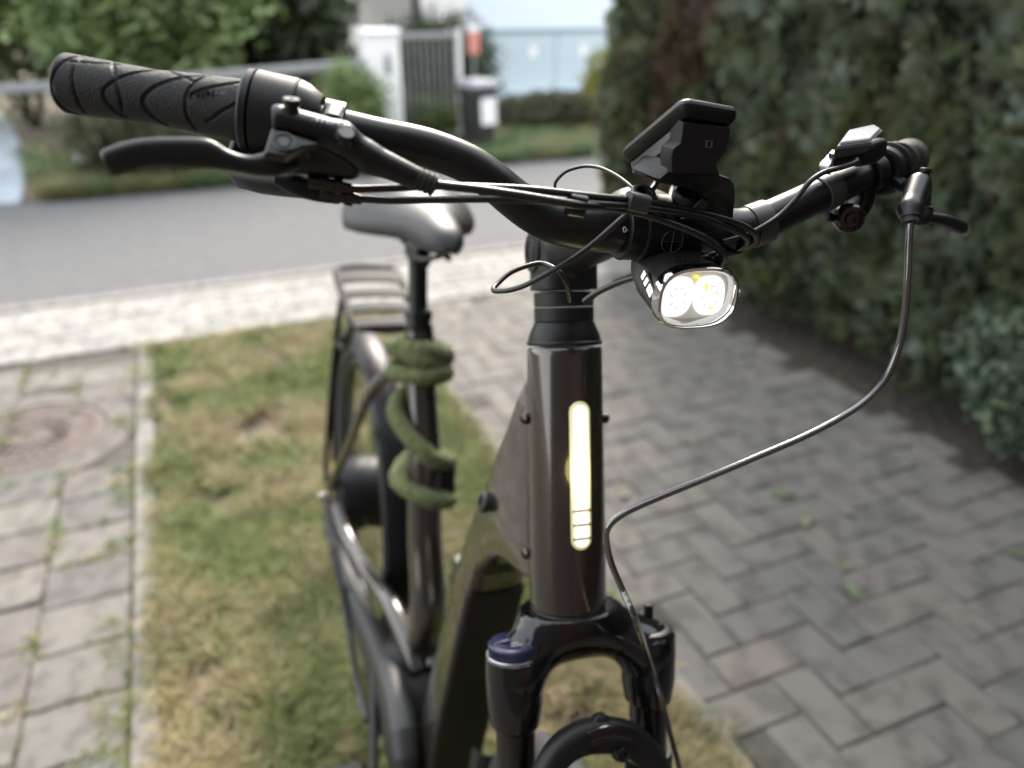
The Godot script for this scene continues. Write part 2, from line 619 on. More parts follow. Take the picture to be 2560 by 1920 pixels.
func build_frame() -> void:
	# head tube, flared towards the bottom
	begin()
	lathe(on_axis(-0.001), AX, [[0.0115, 0.0325], [0.0135, 0.0338], [0.0175, 0.0341], [0.07, 0.0338], [0.14, 0.0331], [0.236, 0.0324], [0.2405, 0.032], [0.242, 0.031]], 48)
	var head := part("head_tube", M.paint, bike)
	# daytime light let into the front of the head tube
	var n0 := (Vector3(-0.0284, 0.9744, -0.0018) - on_axis(0.125))
	var fr := (n0 - AX * n0.dot(AX)).normalized()
	var o := frame_of(on_axis(0.1335) + fr * 0.0312, fr, AX)
	begin()
	prism(rrect(0.0176, 0.1266, 0.0087, 6), o, 0.0032, 0.0006)
	var strip := part("light_strip_frame", M.strip_edge, head)
	begin()
	var poly_top := rrect(0.0126, 0.1206, 0.0062, 6)
	var marks := [0.06, -0.0282, -0.0298, -0.0404, -0.042, -0.0524, -0.054, -0.06]
	for i in range(0, 8, 2):
		var piece := Geometry2D.intersect_polygons(PackedVector2Array(poly_top), PackedVector2Array([Vector2(-0.01, marks[i]), Vector2(0.01, marks[i]), Vector2(0.01, marks[i + 1]), Vector2(-0.01, marks[i + 1])]))
		if piece.size(): prism(Array(piece[0]), o.translated_local(Vector3(0, 0, 0.0012)), 0.0028, 0.0)
	part("light_strip", M.strip_light, head)
	for y in [-0.029, -0.0412, -0.0532]:
		begin()
		box(o * Vector3(0, y, 0.0038), Vector3(0.0165, 0.0019, 0.0012), o.basis, 0.0003)
		part("strip_bar", M.strip_bar, head)
	# bosses at the back of the head tube
	for spot in [Vector3(0.0279, 1.0033, -0.034), Vector3(-0.0098, 0.8867, -0.034)]:
		begin()
		lathe(spot + Vector3(0.0, 0, 0.002), Vector3(-0.15, 0.1, -1), [[0, 0.0058], [0.004, 0.0055], [0.0055, 0.0035], [0.0058, 0.002]], 16)
		part("screw", M.dark_steel, head)
	begin()
	lathe(Vector3(0.01, 1.0071, 0.034) - Vector3(0, 0, 0.003), Vector3(0, 0, 1), [[0, 0.005], [0.005, 0.0048], [0.0065, 0.003]], 14)
	part("screw", M.dark_steel, head)
	# down tube with the battery in it, joined to the head tube by a smooth gusset
	begin()
	var path: Array = [Vector3(0.07, 0.898, 0), Vector3(0.139, 0.772, 0), Vector3(0.186, 0.595, 0), Vector3(0.226, 0.434, 0), Vector3(0.25, 0.31, 0), Vector3(0.275, 0.19, 0)]
	sweep([on_axis(0.15) + Vector3(0.004, 0, 0)] + path + [Vector3(0.36, 0.15, 0)], rrect(0.068, 0.1, 0.015, 5), Vector3(0, 0, 1),
		[Vector2(0.8, 0.5), Vector2(0.98, 0.56), Vector2(1, 0.5), Vector2(1.04, 0.62), Vector2(1.08, 0.76), Vector2(1.1, 0.84), Vector2(1.1, 0.9), Vector2(1.1, 0.9)], 4)
	var down := part("down_tube", M.paint, bike)
	begin()
	var ribs := []
	for q in [[1.045, 0.05, 0.021, 0.0], [1.03, 0.062, 0.025, 0.0], [1.009, 0.0725, 0.028, 0.0], [0.986, 0.0795, 0.03, 0.0], [0.963, 0.086, 0.0315, 0.0], [0.934, 0.099, 0.0325, 0.0], [0.904, 0.112, 0.0335, 0.0], [0.87, 0.124, 0.034, 0.0], [0.838, 0.135, 0.0345, 0.04], [0.8, 0.148, 0.034, 0.085], [0.74, 0.158, 0.03, 0.13]]:
		var x0: float = q[3] if q[3] > 0 else -0.043 + (q[0] - 0.838) * 0.364
		var ring := []
		for p in rrect(q[1] - x0, q[2] * 2.0, minf(q[2] * 0.6, 0.016), 6): ring.append(Vector3((x0 + q[1]) / 2 + p.x, q[0], p.y))
		ribs.append(ring)
	var smoothed := []
	for k in ribs[0].size():
		var line := []
		for ring in ribs: line.append(ring[k])
		smoothed.append(spline(line, 4))
	var rings3 := []
	for j in smoothed[0].size():
		var ring := []
		for k in smoothed.size(): ring.append(smoothed[k][j])
		rings3.append(ring)
	loft(rings3, true, true, 1.0)
	part("gusset", M.paint, down)
	begin()
	var d := (path[3] - path[1] as Vector3).normalized()
	var outer := Vector3(d.y, -d.x, 0)
	if outer.x > 0: outer = -outer
	sweep([path[1] + outer * 0.0185 + d * 0.045, path[1] + outer * 0.0195 + d * 0.06, path[2] + outer * 0.025, path[3] + outer * 0.031, path[4] + outer * 0.035, path[5] + outer * 0.038], rrect(0.071, 0.016, 0.007, 5), Vector3(0, 0, 1), [Vector2(0.98, 0.9), Vector2(1, 1), Vector2(1.04, 1), Vector2(1.08, 1), Vector2(1.1, 1), Vector2(1.1, 1)], 3)
	part("battery_cover", M.cover, down)
	begin()
	blob([[Vector3(0.4, 0.28, -0.02), Vector3(0.4, 0.28, 0.02), 0.07, 0.07], [Vector3(0.32, 0.2, 0), Vector3(0.43, 0.3, 0), 0.05, 0.06]], 0.03, 0.008)
	part("motor_cover", M.plastic_grained, down)
	begin()
	lathe(Vector3(0.096, 0.8715, -0.038), Vector3(0.1, 0.25, -1), [[-0.004, 0.0105], [0.002, 0.0105], [0.004, 0.0085], [0.0042, 0.006], [0.0015, 0.0055], [0.0014, 0.001]], 20)
	part("cable_plug", M.rubber_plain, down)
	# motor housing and bottom bracket
	begin()
	blob([[Vector3(0.43, 0.31, -0.02), Vector3(0.43, 0.31, 0.02), 0.06, 0.06], [Vector3(0.46, 0.27, -0.02), Vector3(0.5, 0.3, 0.02), 0.05, 0.05]], 0.03, 0.008)
	part("motor_housing", M.plastic_grained, bike)
	# seat tube
	begin()
	tube([Vector3(0.5431, 0.8797, 0), Vector3(0.5096, 0.7913, 0), Vector3(0.4677, 0.693, 0), Vector3(0.4394, 0.575, 0), Vector3(0.3926, 0.4572, 0), Vector3(0.44, 0.32, 0)], [0.0225, 0.0235, 0.026, 0.027, 0.029, 0.031], 24)
	var seat := part("seat_tube", M.paint, bike)
	begin()
	lathe(Vector3(0.5423, 0.8755, 0), Vector3(0.5596, 0.93, 0) - Vector3(0.5423, 0.8755, 0), [[0, 0.0205], [0.004, 0.0215], [0.014, 0.0215], [0.0145, 0.0185], [0.022, 0.0185], [0.0225, 0.021], [0.034, 0.021], [0.037, 0.0185]], 24)
	part("seat_clamp", M.anodised, seat)

func build_fork() -> void:
	var lt := Vector3(-0.0652, 0.8063, -0.0576)
	var rt := Vector3(-0.0712, 0.8096, 0.0727)
	var mid := (lt + rt) / 2
	lt = mid + RH * -0.064 + AX * AX.dot(lt - mid) * 0.4
	rt = mid + RH * 0.064 - AX * AX.dot(lt - mid)
	begin()
	var c := on_axis(-0.001)
	blob([[c - RH * 0.012, c + RH * 0.012, 0.0285, 0.0285], [on_axis(0.006), on_axis(-0.008), 0.03, 0.03],
		[c - RH * 0.018 - AX * 0.004, lt + RH * 0.006 + AX * 0.004, 0.025, 0.022], [c + RH * 0.018 - AX * 0.004, rt - RH * 0.006 + AX * 0.004, 0.025, 0.022],
		[lt + AX * 0.0, lt - AX * 0.036, 0.0225, 0.0225], [rt, rt - AX * 0.036, 0.0225, 0.0225]], 0.018, 0.0028, [[on_axis(0.0085), AX]])
	for leg in [lt, rt]:
		group_no = 4096 if leg == lt else 9000
		lathe(leg - AX * 0.05, AX, [[0.0, 0.019], [0.003, 0.0215], [0.02, 0.0242], [0.05, 0.0252], [0.064, 0.0246], [0.067, 0.022], [0.0672, 0.02]], 32)
	var fork := part("fork_crown", M.gloss_black, bike)
	begin()
	lathe(on_axis(0.0075), AX, [[0, 0.033], [0.0016, 0.0335], [0.003, 0.033]], 40)
	part("crown_seal", M.rubber_plain, fork)
	# blue knob with a raised grip bar and milled edge
	begin()
	var prof := []
	var knob := lt + AX * 0.0168
	var rings := []
	for l in [[0.0, 0.0205], [0.0015, 0.0222], [0.008, 0.0222], [0.0095, 0.021], [0.0105, 0.0185]]:
		var ring := []
		for k in 120:
			var g := TAU * k / 120
			var rr: float = l[1] - (0.0006 if k % 2 and l[0] > 0.001 and l[0] < 0.009 else 0.0)
			ring.append(knob + AX * l[0] + (RH * cos(g) + DF * sin(g)) * rr)
		rings.append(ring)
	loft(rings, true, true, 0.4)
	var kb := part("adjuster_knob", M.blue_cap, fork)
	begin()
	sweep([knob + AX * 0.0085 - RH * 0.02, knob + AX * 0.0105 - RH * 0.012, knob + AX * 0.0112, knob + AX * 0.0105 + RH * 0.012, knob + AX * 0.0085 + RH * 0.02], rrect(0.009, 0.004, 0.002, 3), DF, [Vector2(0.4, 0.5), Vector2(0.85, 1), Vector2(1, 1), Vector2(0.85, 1), Vector2(0.4, 0.5)], 3)
	part("grip_bar", M.blue_cap, kb)
	begin()
	box(knob + AX * 0.012 - DF * 0.0085 - RH * 0.0, Vector3(0.008, 0.0005, 0.0009), Basis(RH, AX, DF))
	box(knob + AX * 0.011 - DF * 0.0115 + RH * 0.001, Vector3(0.013, 0.0005, 0.0007), Basis(RH, AX, DF))
	part("print_mark", M.print, kb)
	begin()
	lathe(lt + AX * 0.0155, AX, [[0, 0.0235], [0.0008, 0.024], [0.0016, 0.0235]], 32)
	part("cap_ring", M.steel, fork)
	begin()
	lathe(rt + AX * 0.0165, AX, [[0, 0.0225], [0.003, 0.0225], [0.0045, 0.02], [0.0048, 0.013], [0.008, 0.0125], [0.0085, 0.004]], 18)
	box(rt + AX * 0.028 + RH * 0.004 + DF * 0.006, Vector3(0.007, 0.02, 0.006), Basis(RH, AX, DF), 0.0006)
	part("air_cap", M.plastic, fork)
	for leg in [lt, rt]:
		begin()
		lathe(leg - AX * 0.115, AX, [[0, 0.0172], [0.068, 0.0172]], 28)
		part("stanchion", M.dark_steel if leg == lt else M.gloss_black, fork)
	for leg in [lt, rt]:
		begin()
		lathe(leg - AX * 0.46, AX, [[0, 0.02], [0.01, 0.021], [0.3, 0.021], [0.345, 0.0215], [0.357, 0.0225], [0.361, 0.0205], [0.3612, 0.017]], 28)
		part("lower_leg", M.anodised, fork)
	for k in 7:
		lettering("SUNTOUR"[k], lt - AX * 0.0935 + DF * 0.0 + (-DF * cos((k - 3) * 0.19) + RH * sin((k - 3) * 0.19)) * 0.0172, RH * cos((k - 3) * 0.19) + DF * sin((k - 3) * 0.19), -DF * cos((k - 3) * 0.19) + RH * sin((k - 3) * 0.19), 0.0034, M.print_dim, fork)
	# brake arch between the lower legs with its cable guide
	begin()
	sweep([Vector3(-0.1423, 0.7023, -0.061), Vector3(-0.1321, 0.7316, -0.0522), Vector3(-0.1249, 0.7531, -0.0411), Vector3(-0.1206, 0.7667, -0.0285), Vector3(-0.1193, 0.773, -0.0109), Vector3(-0.1206, 0.7726, 0.0082), Vector3(-0.1239, 0.7664, 0.0285), Vector3(-0.1298, 0.7531, 0.046), Vector3(-0.138, 0.7326, 0.0594), Vector3(-0.1487, 0.7044, 0.0684), Vector3(-0.1598, 0.6746, 0.073)], rrect(0.022, 0.025, 0.009, 5), DF, [Vector2(1, 0.85), Vector2(1, 0.9), Vector2(1, 0.95), Vector2(1, 1.05), Vector2(1, 1.15), Vector2(1, 1.2), Vector2(1, 1.15), Vector2(1, 1.05), Vector2(1, 0.95), Vector2(1, 0.9), Vector2(1, 0.85)], 4)
	var brace := part("fork_arch", M.plastic_grained, fork)
	begin()
	sweep([Vector3(-0.1275, 0.7815, -0.0099), Vector3(-0.1272, 0.7835, -0.0015), Vector3(-0.1278, 0.7836, 0.0094), Vector3(-0.1294, 0.781, 0.0209), Vector3(-0.1319, 0.7757, 0.0316)], rrect(0.0125, 0.0035, 0.0014, 2), AX, [], 3)
	part("cover_plate", M.piano, brace)
	begin()
	sweep([Vector3(-0.1319, 0.7725, -0.008), Vector3(-0.1317, 0.7742, -0.0005), Vector3(-0.1321, 0.7746, 0.0088), Vector3(-0.1334, 0.7725, 0.019), Vector3(-0.1357, 0.7681, 0.031)], rrect(0.0085, 0.004, 0.0016, 2), AX, [], 3)
	part("cover_plate", M.plastic, brace)
	begin()
	lathe(Vector3(-0.132, 0.7631, 0.0187), -DF + AX * 0.15, [[0, 0.0078], [0.005, 0.0075], [0.0055, 0.0062], [0.0095, 0.006], [0.01, 0.0052], [0.01, 0.0038], [0.0065, 0.0034], [0.0064, 0.0005]], 20)
	part("screw", M.piano, brace)
	begin()
	sweep([Vector3(-0.1206, 0.7719, 0.0052), Vector3(-0.1175, 0.7805, 0.0053), Vector3(-0.115, 0.7874, 0.0058), Vector3(-0.1138, 0.7908, 0.0063)], rrect(0.0175, 0.013, 0.005, 4), RH, [Vector2(1.1, 1.1), Vector2(1, 1), Vector2(0.85, 0.8), Vector2(0.4, 0.35)], 4)
	part("cable_guide", M.plastic, brace)
	# front wheel and mudguard under the arch
	var hub := mid - AX * 0.46
	var down := Vector3(0, 1, 0)
	var rear := Vector3(1, 0, 0)
	var side := RH
	rear = (rear - side * rear.dot(side)).normalized()
	down = rear.cross(side)
	wheel(hub, rear, down, side, 0.345)
	begin()
	var guard := []
	for k in 15:
		var g := lerpf(-0.25, 2.6, k / 14.0)
		guard.append(hub + (rear * cos(g) + down * sin(g)) * 0.357)
	sweep(guard, [Vector2(-0.03, -0.012), Vector2(-0.024, -0.002), Vector2(-0.012, 0.003), Vector2(0.012, 0.003), Vector2(0.024, -0.002), Vector2(0.03, -0.012), Vector2(0.029, -0.013), Vector2(0.023, -0.0035), Vector2(0.012, 0.0015), Vector2(-0.012, 0.0015), Vector2(-0.023, -0.0035), Vector2(-0.029, -0.013)] if true else [], side, [], 2)
	part("front_mudguard", M.grey_guard, bike)

func wheel(hub: Vector3, rear: Vector3, up: Vector3, side: Vector3, radius: float) -> void:
	var o := Node3D.new()
	o.name = "wheel" if not bike.has_node("wheel") else "wheel_001"
	bike.add_child(o)
	var rings := []
	for spec in [["tyre", radius - 0.021, 0.0215, M.tyre, 12], ["rim", radius - 0.05, 0.012, M.anodised, 8]]:
		begin()
		var pts := []
		rings = []
		for i in 49:
			var g := TAU * i / 48
			var out := rear * cos(g) + up * sin(g)
			var ring := []
			for k in spec[4]:
				var f: float = TAU * k / spec[4]
				ring.append(hub + out * (spec[1] + cos(f) * spec[2]) + side * sin(f) * spec[2])
			rings.append(ring)
		loft(rings, false, false, 1.2)
		part(spec[0], spec[3], o)
	begin()
	lathe(hub - side * 0.06, side, [[0, 0.008], [0.02, 0.008], [0.021, 0.026], [0.06, 0.03], [0.1, 0.026], [0.101, 0.008], [0.12, 0.008]], 24)
	part("hub", M.anodised, o)
	for i in 28:
		begin()
		var g := TAU * i / 28
		var g2 := g + (0.3 if i % 2 else -0.3)
		tube([hub + side * (0.035 if i % 4 < 2 else -0.035) + (rear * cos(g2) + up * sin(g2)) * 0.026, hub + (rear * cos(g) + up * sin(g)) * (radius - 0.055)], 0.001, 5, 1)
		part("spoke", M.dark_steel, o)

func build_cockpit() -> void:
	# headset cover, spacers and the adjustable stem
	begin()
	lathe(on_axis(0.2425), AX, [[0, 0.0318], [0.001, 0.0325], [0.003, 0.0325], [0.0042, 0.0312], [0.008, 0.0308], [0.017, 0.0268], [0.0195, 0.0262], [0.02, 0.0255]], 40)
	part("headset_cover", M.plastic, bike)
	for k in 2:
		begin()
		lathe(on_axis(0.2628 + k * 0.0128), AX, [[0, 0.0252], [0.0006, 0.0257], [0.0116, 0.0257], [0.0122, 0.0252]], 36)
		part("spacer", M.plastic_grained, bike)
	var piv := on_axis(0.322) + DF * 0.004
	var bar0 := Vector3(-0.0853, 1.2003, -0.0087)
	begin()
	blob([[on_axis(0.296), on_axis(0.335), 0.0245, 0.0225], [on_axis(0.333) + DF * 0.008, piv + DF * 0.006 + AX * 0.012, 0.021, 0.02],
		[piv - RH * 0.006, piv + RH * 0.006, 0.021, 0.021], [piv - BH * 0.004, bar0 + BH * 0.03, 0.0215, 0.019],
		[bar0 + BH * 0.02 - RH * 0.01, bar0 + BH * 0.02 + RH * 0.01, 0.019, 0.019]], 0.012, 0.0024, [[on_axis(0.2885), -AX]])
	var stem := part("stem", M.plastic_grained, bike)
	begin()
	lathe(piv - RH * 0.018, -RH, [[0, 0.0178], [0.0085, 0.0178], [0.0098, 0.0168], [0.0102, 0.011], [0.0108, 0.0105], [0.0108, 0.0085], [0.0092, 0.0082], [0.0092, 0.0048], [0.0052, 0.0044], [0.005, 0.0005]], 36)
	part("pivot_cap", M.plastic, stem)
	begin()
	sweep([on_axis(0.2892), on_axis(0.2902), on_axis(0.327), on_axis(0.3285)], rrect(0.052, 0.053, 0.017, 5), RH, [Vector2(0.96, 0.96), Vector2(1, 1), Vector2(1, 1), Vector2(0.94, 0.94)])
	part("steerer_clamp", M.plastic_grained, stem)
	begin()
	lathe(piv + DF * 0.031 + AX * 0.007, DF, [[-0.006, 0.004], [0.002, 0.004], [0.003, 0.003]], 14)
	part("screw", M.plastic, stem)
	# clamp round the bar
	begin()
	lathe(bar0 - RH * 0.025, RH, [[0, 0.0195], [0.001, 0.0206], [0.011, 0.0206], [0.0125, 0.0216], [0.0375, 0.0216], [0.039, 0.0206], [0.049, 0.0206], [0.05, 0.0195]], 40)
	var clamp := part("bar_clamp", M.plastic, stem)
	for s in [-1.0, 1.0]:
		begin()
		var e: Vector3 = bar0 + RH * 0.015 * s + Vector3(0, 0.021, 0) + BH * -0.006
		lathe(e, Vector3(-0.45, 0.9, 0), [[-0.008, 0.0085], [0.003, 0.0085], [0.0045, 0.0075], [0.0046, 0.0052], [0.0005, 0.005], [0.0004, 0.001]], 20)
		part("bolt_boss", M.plastic_grey, clamp)
	begin()
	var dial := bar0 - BH * 0.0205 + Vector3(0, -0.003, 0) + RH * 0.003
	for k in 24:
		var g := TAU * k / 24
		if k in [4, 5, 6, 7, 16, 17]: continue
		var h := TAU * (k + 1) / 24
		tube([dial + (RH * cos(g) + Vector3.UP * sin(g)) * 0.0074 - BH * 0.0014, dial + (RH * cos(h) + Vector3.UP * sin(h)) * 0.0074 - BH * 0.0014], 0.00018, 4, 1)
	tube([dial - RH * 0.0078 - BH * 0.0014, dial + RH * 0.0078 - BH * 0.0014], 0.00018, 4, 1)
	tube([dial - Vector3.UP * 0.0076 - BH * 0.0014, dial + Vector3.UP * 0.0065 - BH * 0.0014], 0.00018, 4, 1)
	part("print_mark", M.print_faint, clamp)
	# the bar itself
	begin()
	var pts: Array = [Vector3(-0.0227, 1.2545, -0.3044)] + [Vector3(-0.0509, 1.2534, -0.2591)] + [Vector3(-0.0581, 1.2511, -0.2353), Vector3(-0.0644, 1.2485, -0.2092), Vector3(-0.0685, 1.2455, -0.1879), Vector3(-0.0729, 1.2417, -0.1595), Vector3(-0.077, 1.2346, -0.1357), Vector3(-0.0797, 1.2271, -0.1219), Vector3(-0.0804, 1.217, -0.1074), Vector3(-0.0812, 1.2079, -0.0921), Vector3(-0.082, 1.2024, -0.0759), Vector3(-0.0831, 1.2001, -0.0521), Vector3(-0.0841, 1.1997, -0.0324), Vector3(-0.0853, 1.2003, -0.0087), Vector3(-0.0866, 1.1995, 0.0181), Vector3(-0.0878, 1.1998, 0.0427), Vector3(-0.0885, 1.2011, 0.0567), Vector3(-0.0882, 1.2054, 0.0716), Vector3(-0.0872, 1.2141, 0.0922), Vector3(-0.0855, 1.2252, 0.1182), Vector3(-0.0807, 1.233, 0.1429), Vector3(-0.074, 1.2403, 0.1683), Vector3(-0.0614, 1.2458, 0.1978), Vector3(-0.0467, 1.2467, 0.2235), Vector3(-0.0279, 1.2456, 0.2499)]
	var rads: Array = [0.0108, 0.0108, 0.0108, 0.0109, 0.0109, 0.0111, 0.0113, 0.0115, 0.012, 0.0128, 0.0142, 0.0156, 0.0159, 0.0159, 0.0157, 0.0148, 0.014, 0.013, 0.0122, 0.0116, 0.0112, 0.0111, 0.0111, 0.0111, 0.0111]
	tube(pts, rads, 36, 5)
	var bar := part("handlebar", M.anodised, bike)
	var face := -BH + Vector3(0, 0.12, 0)
	lettering("0-", Vector3(-0.0997, 1.2025, -0.0369), RH, face, 0.0026, M.print, bar)
	lettering("10-", Vector3(-0.0967, 1.1941, -0.0365), RH, face - Vector3(0, 0.5, 0), 0.0026, M.print, bar)
	lettering("10", Vector3(-0.099, 1.1935, 0.0101), RH, face - Vector3(0, 0.5, 0), 0.0026, M.print_dim, bar)

func grip_mesh(a: Vector3, b: Vector3, ra: Array, grooves: Array) -> void:
	# the grip turned round a-b; grooves are lines of (picture-like s from 0 to 1, offset -1 to 1 across the visible face) cut 1 mm deep
	var t := (b - a).normalized()
	var view := Vector3(-0.5198, 1.3086, -0.2731) - (a + b) / 2
	var x := (view - t * view.dot(t)).normalized()
	var y := t.cross(x)
	if y.y < 0: y = -y
	var length := (b - a).length()
	var lines := []
	for g in grooves:
		var line := []
		for p in g[1]: line.append(Vector2(p.x * length, asin(clampf(p.y, -0.999, 0.999)) * 0.0155))
		lines.append([g[0], line])
	var rings := []
	var ns := 150
	var nk := 128
	for i in ns + 1:
		var s := float(i) / ns
		var r := lerpf(ra[0], ra[1], s * 2) if s < 0.5 else lerpf(ra[1], ra[2], s * 2 - 1)
		r += 0.0004 * sin(s * PI) * 0
		if s < 0.03: r *= sqrt(1.0 - pow(1.0 - s / 0.03, 2) * 0.35)
		var ring := []
		for k in nk:
			var g := TAU * k / nk
			var f := fposmod(g + PI, TAU) - PI
			var q := Vector2(s * length, f * 0.0155)
			var cut := 0.0
			if absf(f) < 1.75:
				for l in lines:
					var w: float = l[0]
					for j in l[1].size() - 1:
						var d := segment_distance(q, l[1][j], l[1][j + 1])
						if d < w * 1.5: cut = maxf(cut, 1.0 - smoothstep(w * 0.45, w * 1.3, d))
			ring.append(a + t * (s * length) + (x * cos(g) + y * sin(g)) * (r - cut * 0.0011))
		rings.append(ring)
	loft(rings, true, true, 1.3)

func crop(list: Array) -> Array:   # points read off along the grip: (along, across), across measured from the axis
	var out := []
	for p in list:
		var along: float = (p.x - 160.0) / 1800.0
		var c := 345.0 + along * 305.0
		var h := 290.0 - 60.0 * along if along < 0.5 else 260.0 + (along - 0.5) * 80.0
		out.append(Vector2(along, (c - p.y) / h))
	return spline(out, 4)

func build_left_of_picture() -> void:
	var a := Vector3(-0.0165, 1.2578, -0.3489)
	var b := Vector3(-0.0531, 1.2531, -0.2556)
	begin()
	var v := func(l: Array): return crop(l)
	grip_mesh(a, b, [0.0158, 0.0142, 0.0168], [
		[0.0009, crop([Vector2(440, 95), Vector2(330, 120), Vector2(250, 230), Vector2(205, 400), Vector2(225, 540), Vector2(280, 620), Vector2(340, 650)])],
		[0.0008, crop([Vector2(400, 100), Vector2(395, 230), Vector2(400, 340), Vector2(425, 480), Vector2(440, 640)])],
		[0.0007, crop([Vector2(310, 160), Vector2(520, 178), Vector2(680, 182), Vector2(760, 192)])],
		[0.0009, crop([Vector2(640, 145), Vector2(700, 190), Vector2(760, 270), Vector2(800, 370), Vector2(830, 470), Vector2(845, 560), Vector2(830, 650), Vector2(800, 685)])],
		[0.001, crop([Vector2(1150, 235), Vector2(1000, 262), Vector2(860, 310), Vector2(780, 360), Vector2(700, 430), Vector2(685, 500), Vector2(710, 560), Vector2(770, 640), Vector2(850, 690)])],
		[0.0013, crop([Vector2(1380, 335), Vector2(1260, 370), Vector2(1150, 430), Vector2(1070, 510), Vector2(1055, 580), Vector2(1090, 650), Vector2(1150, 720), Vector2(1230, 770)])],
		[0.0007, crop([Vector2(1150, 235), Vector2(1240, 268), Vector2(1330, 302), Vector2(1420, 335), Vector2(1500, 370), Vector2(1540, 350)])],
		[0.0008, crop([Vector2(1620, 305), Vector2(1550, 345), Vector2(1490, 430), Vector2(1465, 520), Vector2(1465, 640), Vector2(1480, 720), Vector2(1520, 820)])],
		[0.001, crop([Vector2(2030, 365), Vector2(1850, 400), Vector2(1680, 435), Vector2(1530, 490), Vector2(1520, 530)])],
		[0.0008, crop([Vector2(1960, 590), Vector2(1860, 640), Vector2(1770, 690), Vector2(1700, 740), Vector2(1660, 740)])],
		[0.0007, crop([Vector2(1400, 325), Vector2(1550, 312), Vector2(1640, 302)])],
	])
	var grip := part("grip", M.rubber, bike)
	var t := (b - a).normalized()
	var view := (Vector3(-0.5198, 1.3086, -0.2731) - a - (b - a) * 0.88).normalized()
	view = (view - t * view.dot(t)).normalized()
	var up := t.cross(view)
	if up.y < 0: up = -up
	var spot := a + t * ((b - a).length() * 0.865)
	var word := "enviolo"
	for k in 7:
		var f := 0.42 - k * 0.028 + 0.10
		var out := view * cos(f) + up * sin(f)
		var rr := 0.0161
		lettering(word[6 - k], spot + t * (k - 3) * -0.0 + t * ((3 - (6 - k)) * 0.0026) + (view * cos(0.30 + k * 0.035) + up * sin(0.30 + k * 0.035)) * rr, -t - up * 0.12, view * cos(0.30 + k * 0.035) + up * sin(0.30 + k * 0.035), 0.0037, M.piano, grip, "lettering", true)
	# twist shifter
	var s0 := Vector3(-0.0505, 1.253, -0.2572)
	var s1 := Vector3(-0.0631, 1.2495, -0.2159)
	var l := (s1 - s0).length()
	begin()
	lathe(s0, s1 - s0, [[0, 0.0185], [0.0008, 0.0215], [0.002, 0.0225], [0.0055, 0.0228], [0.0062, 0.0218]], 48)
	var sh := part("twist_shifter", M.plastic, bike)
	begin()
	lathe(s0 + (s1 - s0) * (0.0066 / l), s1 - s0, [[0, 0.0215], [0.0006, 0.0229], [0.0215, 0.0222], [0.0225, 0.0215], [0.0226, 0.0212]], 48)
	part("shifter_housing", M.plastic_grained, sh)
	begin()
	lathe(s0 + (s1 - s0) * (0.0294 / l), s1 - s0, [[0, 0.0212], [0.0004, 0.0216], [0.005, 0.0202], [0.0115, 0.0162], [0.0125, 0.0152], [0.0122, 0.0135]], 48)
	part("shifter_cone", M.plastic, sh)
	begin()
	tube([s0 + Vector3(0, -0.021, 0) + BH * 0.008, s0 + Vector3(0, -0.032, 0) - BH * 0.01, Vector3(-0.0968, 1.2245, -0.2226)], 0.009, 10, 4)
	part("cable_outlet", M.plastic, sh)
	# clamp of the brake lever
	var c0 := Vector3(-0.0631, 1.2495, -0.2159)
	var c1 := Vector3(-0.065, 1.2483, -0.2068)
	begin()
	lathe(c0, c1 - c0, [[-0.001, 0.0134], [-0.0004, 0.0146], [0.0104, 0.0146], [0.011, 0.0134]], 36)
	sweep([c0 + (c1 - c0) * 0.5 - BH * 0.008 + Vector3(0, 0.006, 0), Vector3(-0.1031, 1.2537, -0.2174)], rrect(0.0098, 0.014, 0.003, 3), c1 - c0)
	var clampm := part("lever_clamp", M.anodised, bike)
	# brake master cylinder
	begin()
	var Q := -0.042
	blob([[Vector3(-0.1178, 1.2573, -0.2438), Vector3(-0.1192, 1.2515, -0.2144), 0.0077, 0.0078], [Vector3(-0.1192, 1.2508, -0.2144), Vector3(-0.1188, 1.2428, -0.2018), 0.0078, 0.0074],
		[Vector3(-0.1188, 1.2428, -0.2018), Vector3(-0.1231, 1.2339, -0.1771), 0.0076, 0.0058], [Vector3(-0.1103, 1.243, -0.2321), Vector3(-0.114, 1.2405, -0.199), 0.006, 0.006],
		[Vector3(-0.11, 1.2381, -0.2389), Vector3(-0.1115, 1.2357, -0.2092), 0.006, 0.006], [Vector3(-0.1024, 1.2429, -0.2313), Vector3(-0.0971, 1.2497, -0.2166), 0.007, 0.007],
		[Vector3(-0.1208, 1.2457, -0.2433), Vector3(-0.1203, 1.2461, -0.2341), 0.0056, 0.006]], 0.003, 0.0011, [[Vector3(-0.1156, 1.2572, -0.2469), -RH]])
	var mc := part("brake_master_cylinder", M.anodised, bike)
	begin()
	var pv := Vector3(-0.1303, 1.2481, -0.2429)
	var pn := (Vector3(-0.5198, 1.3086, -0.2731) - pv).normalized() * 0.75 + Vector3(0, 0.65, 0)
	prism([Vector2(-0.0088, -0.0065), Vector2(0.0005, -0.0075), Vector2(0.008, -0.002), Vector2(0.0165, 0.0005), Vector2(0.006, 0.0045), Vector2(-0.0052, 0.008)], frame_of(pv - pn.normalized() * 0.004, pn, Vector3.UP), 0.0062, 0.0008)
	part("pivot_plate", M.anodised, mc)
	begin()
	lathe(pv + pn.normalized() * 0.0016, pn, [[0, 0.0056], [0.0012, 0.0054], [0.0013, 0.0046], [0.0006, 0.0044], [0.0005, 0.003], [0.0012, 0.0026], [0.0012, 0.001]], 28)
	part("pivot_pin", M.piano, mc)
	begin()
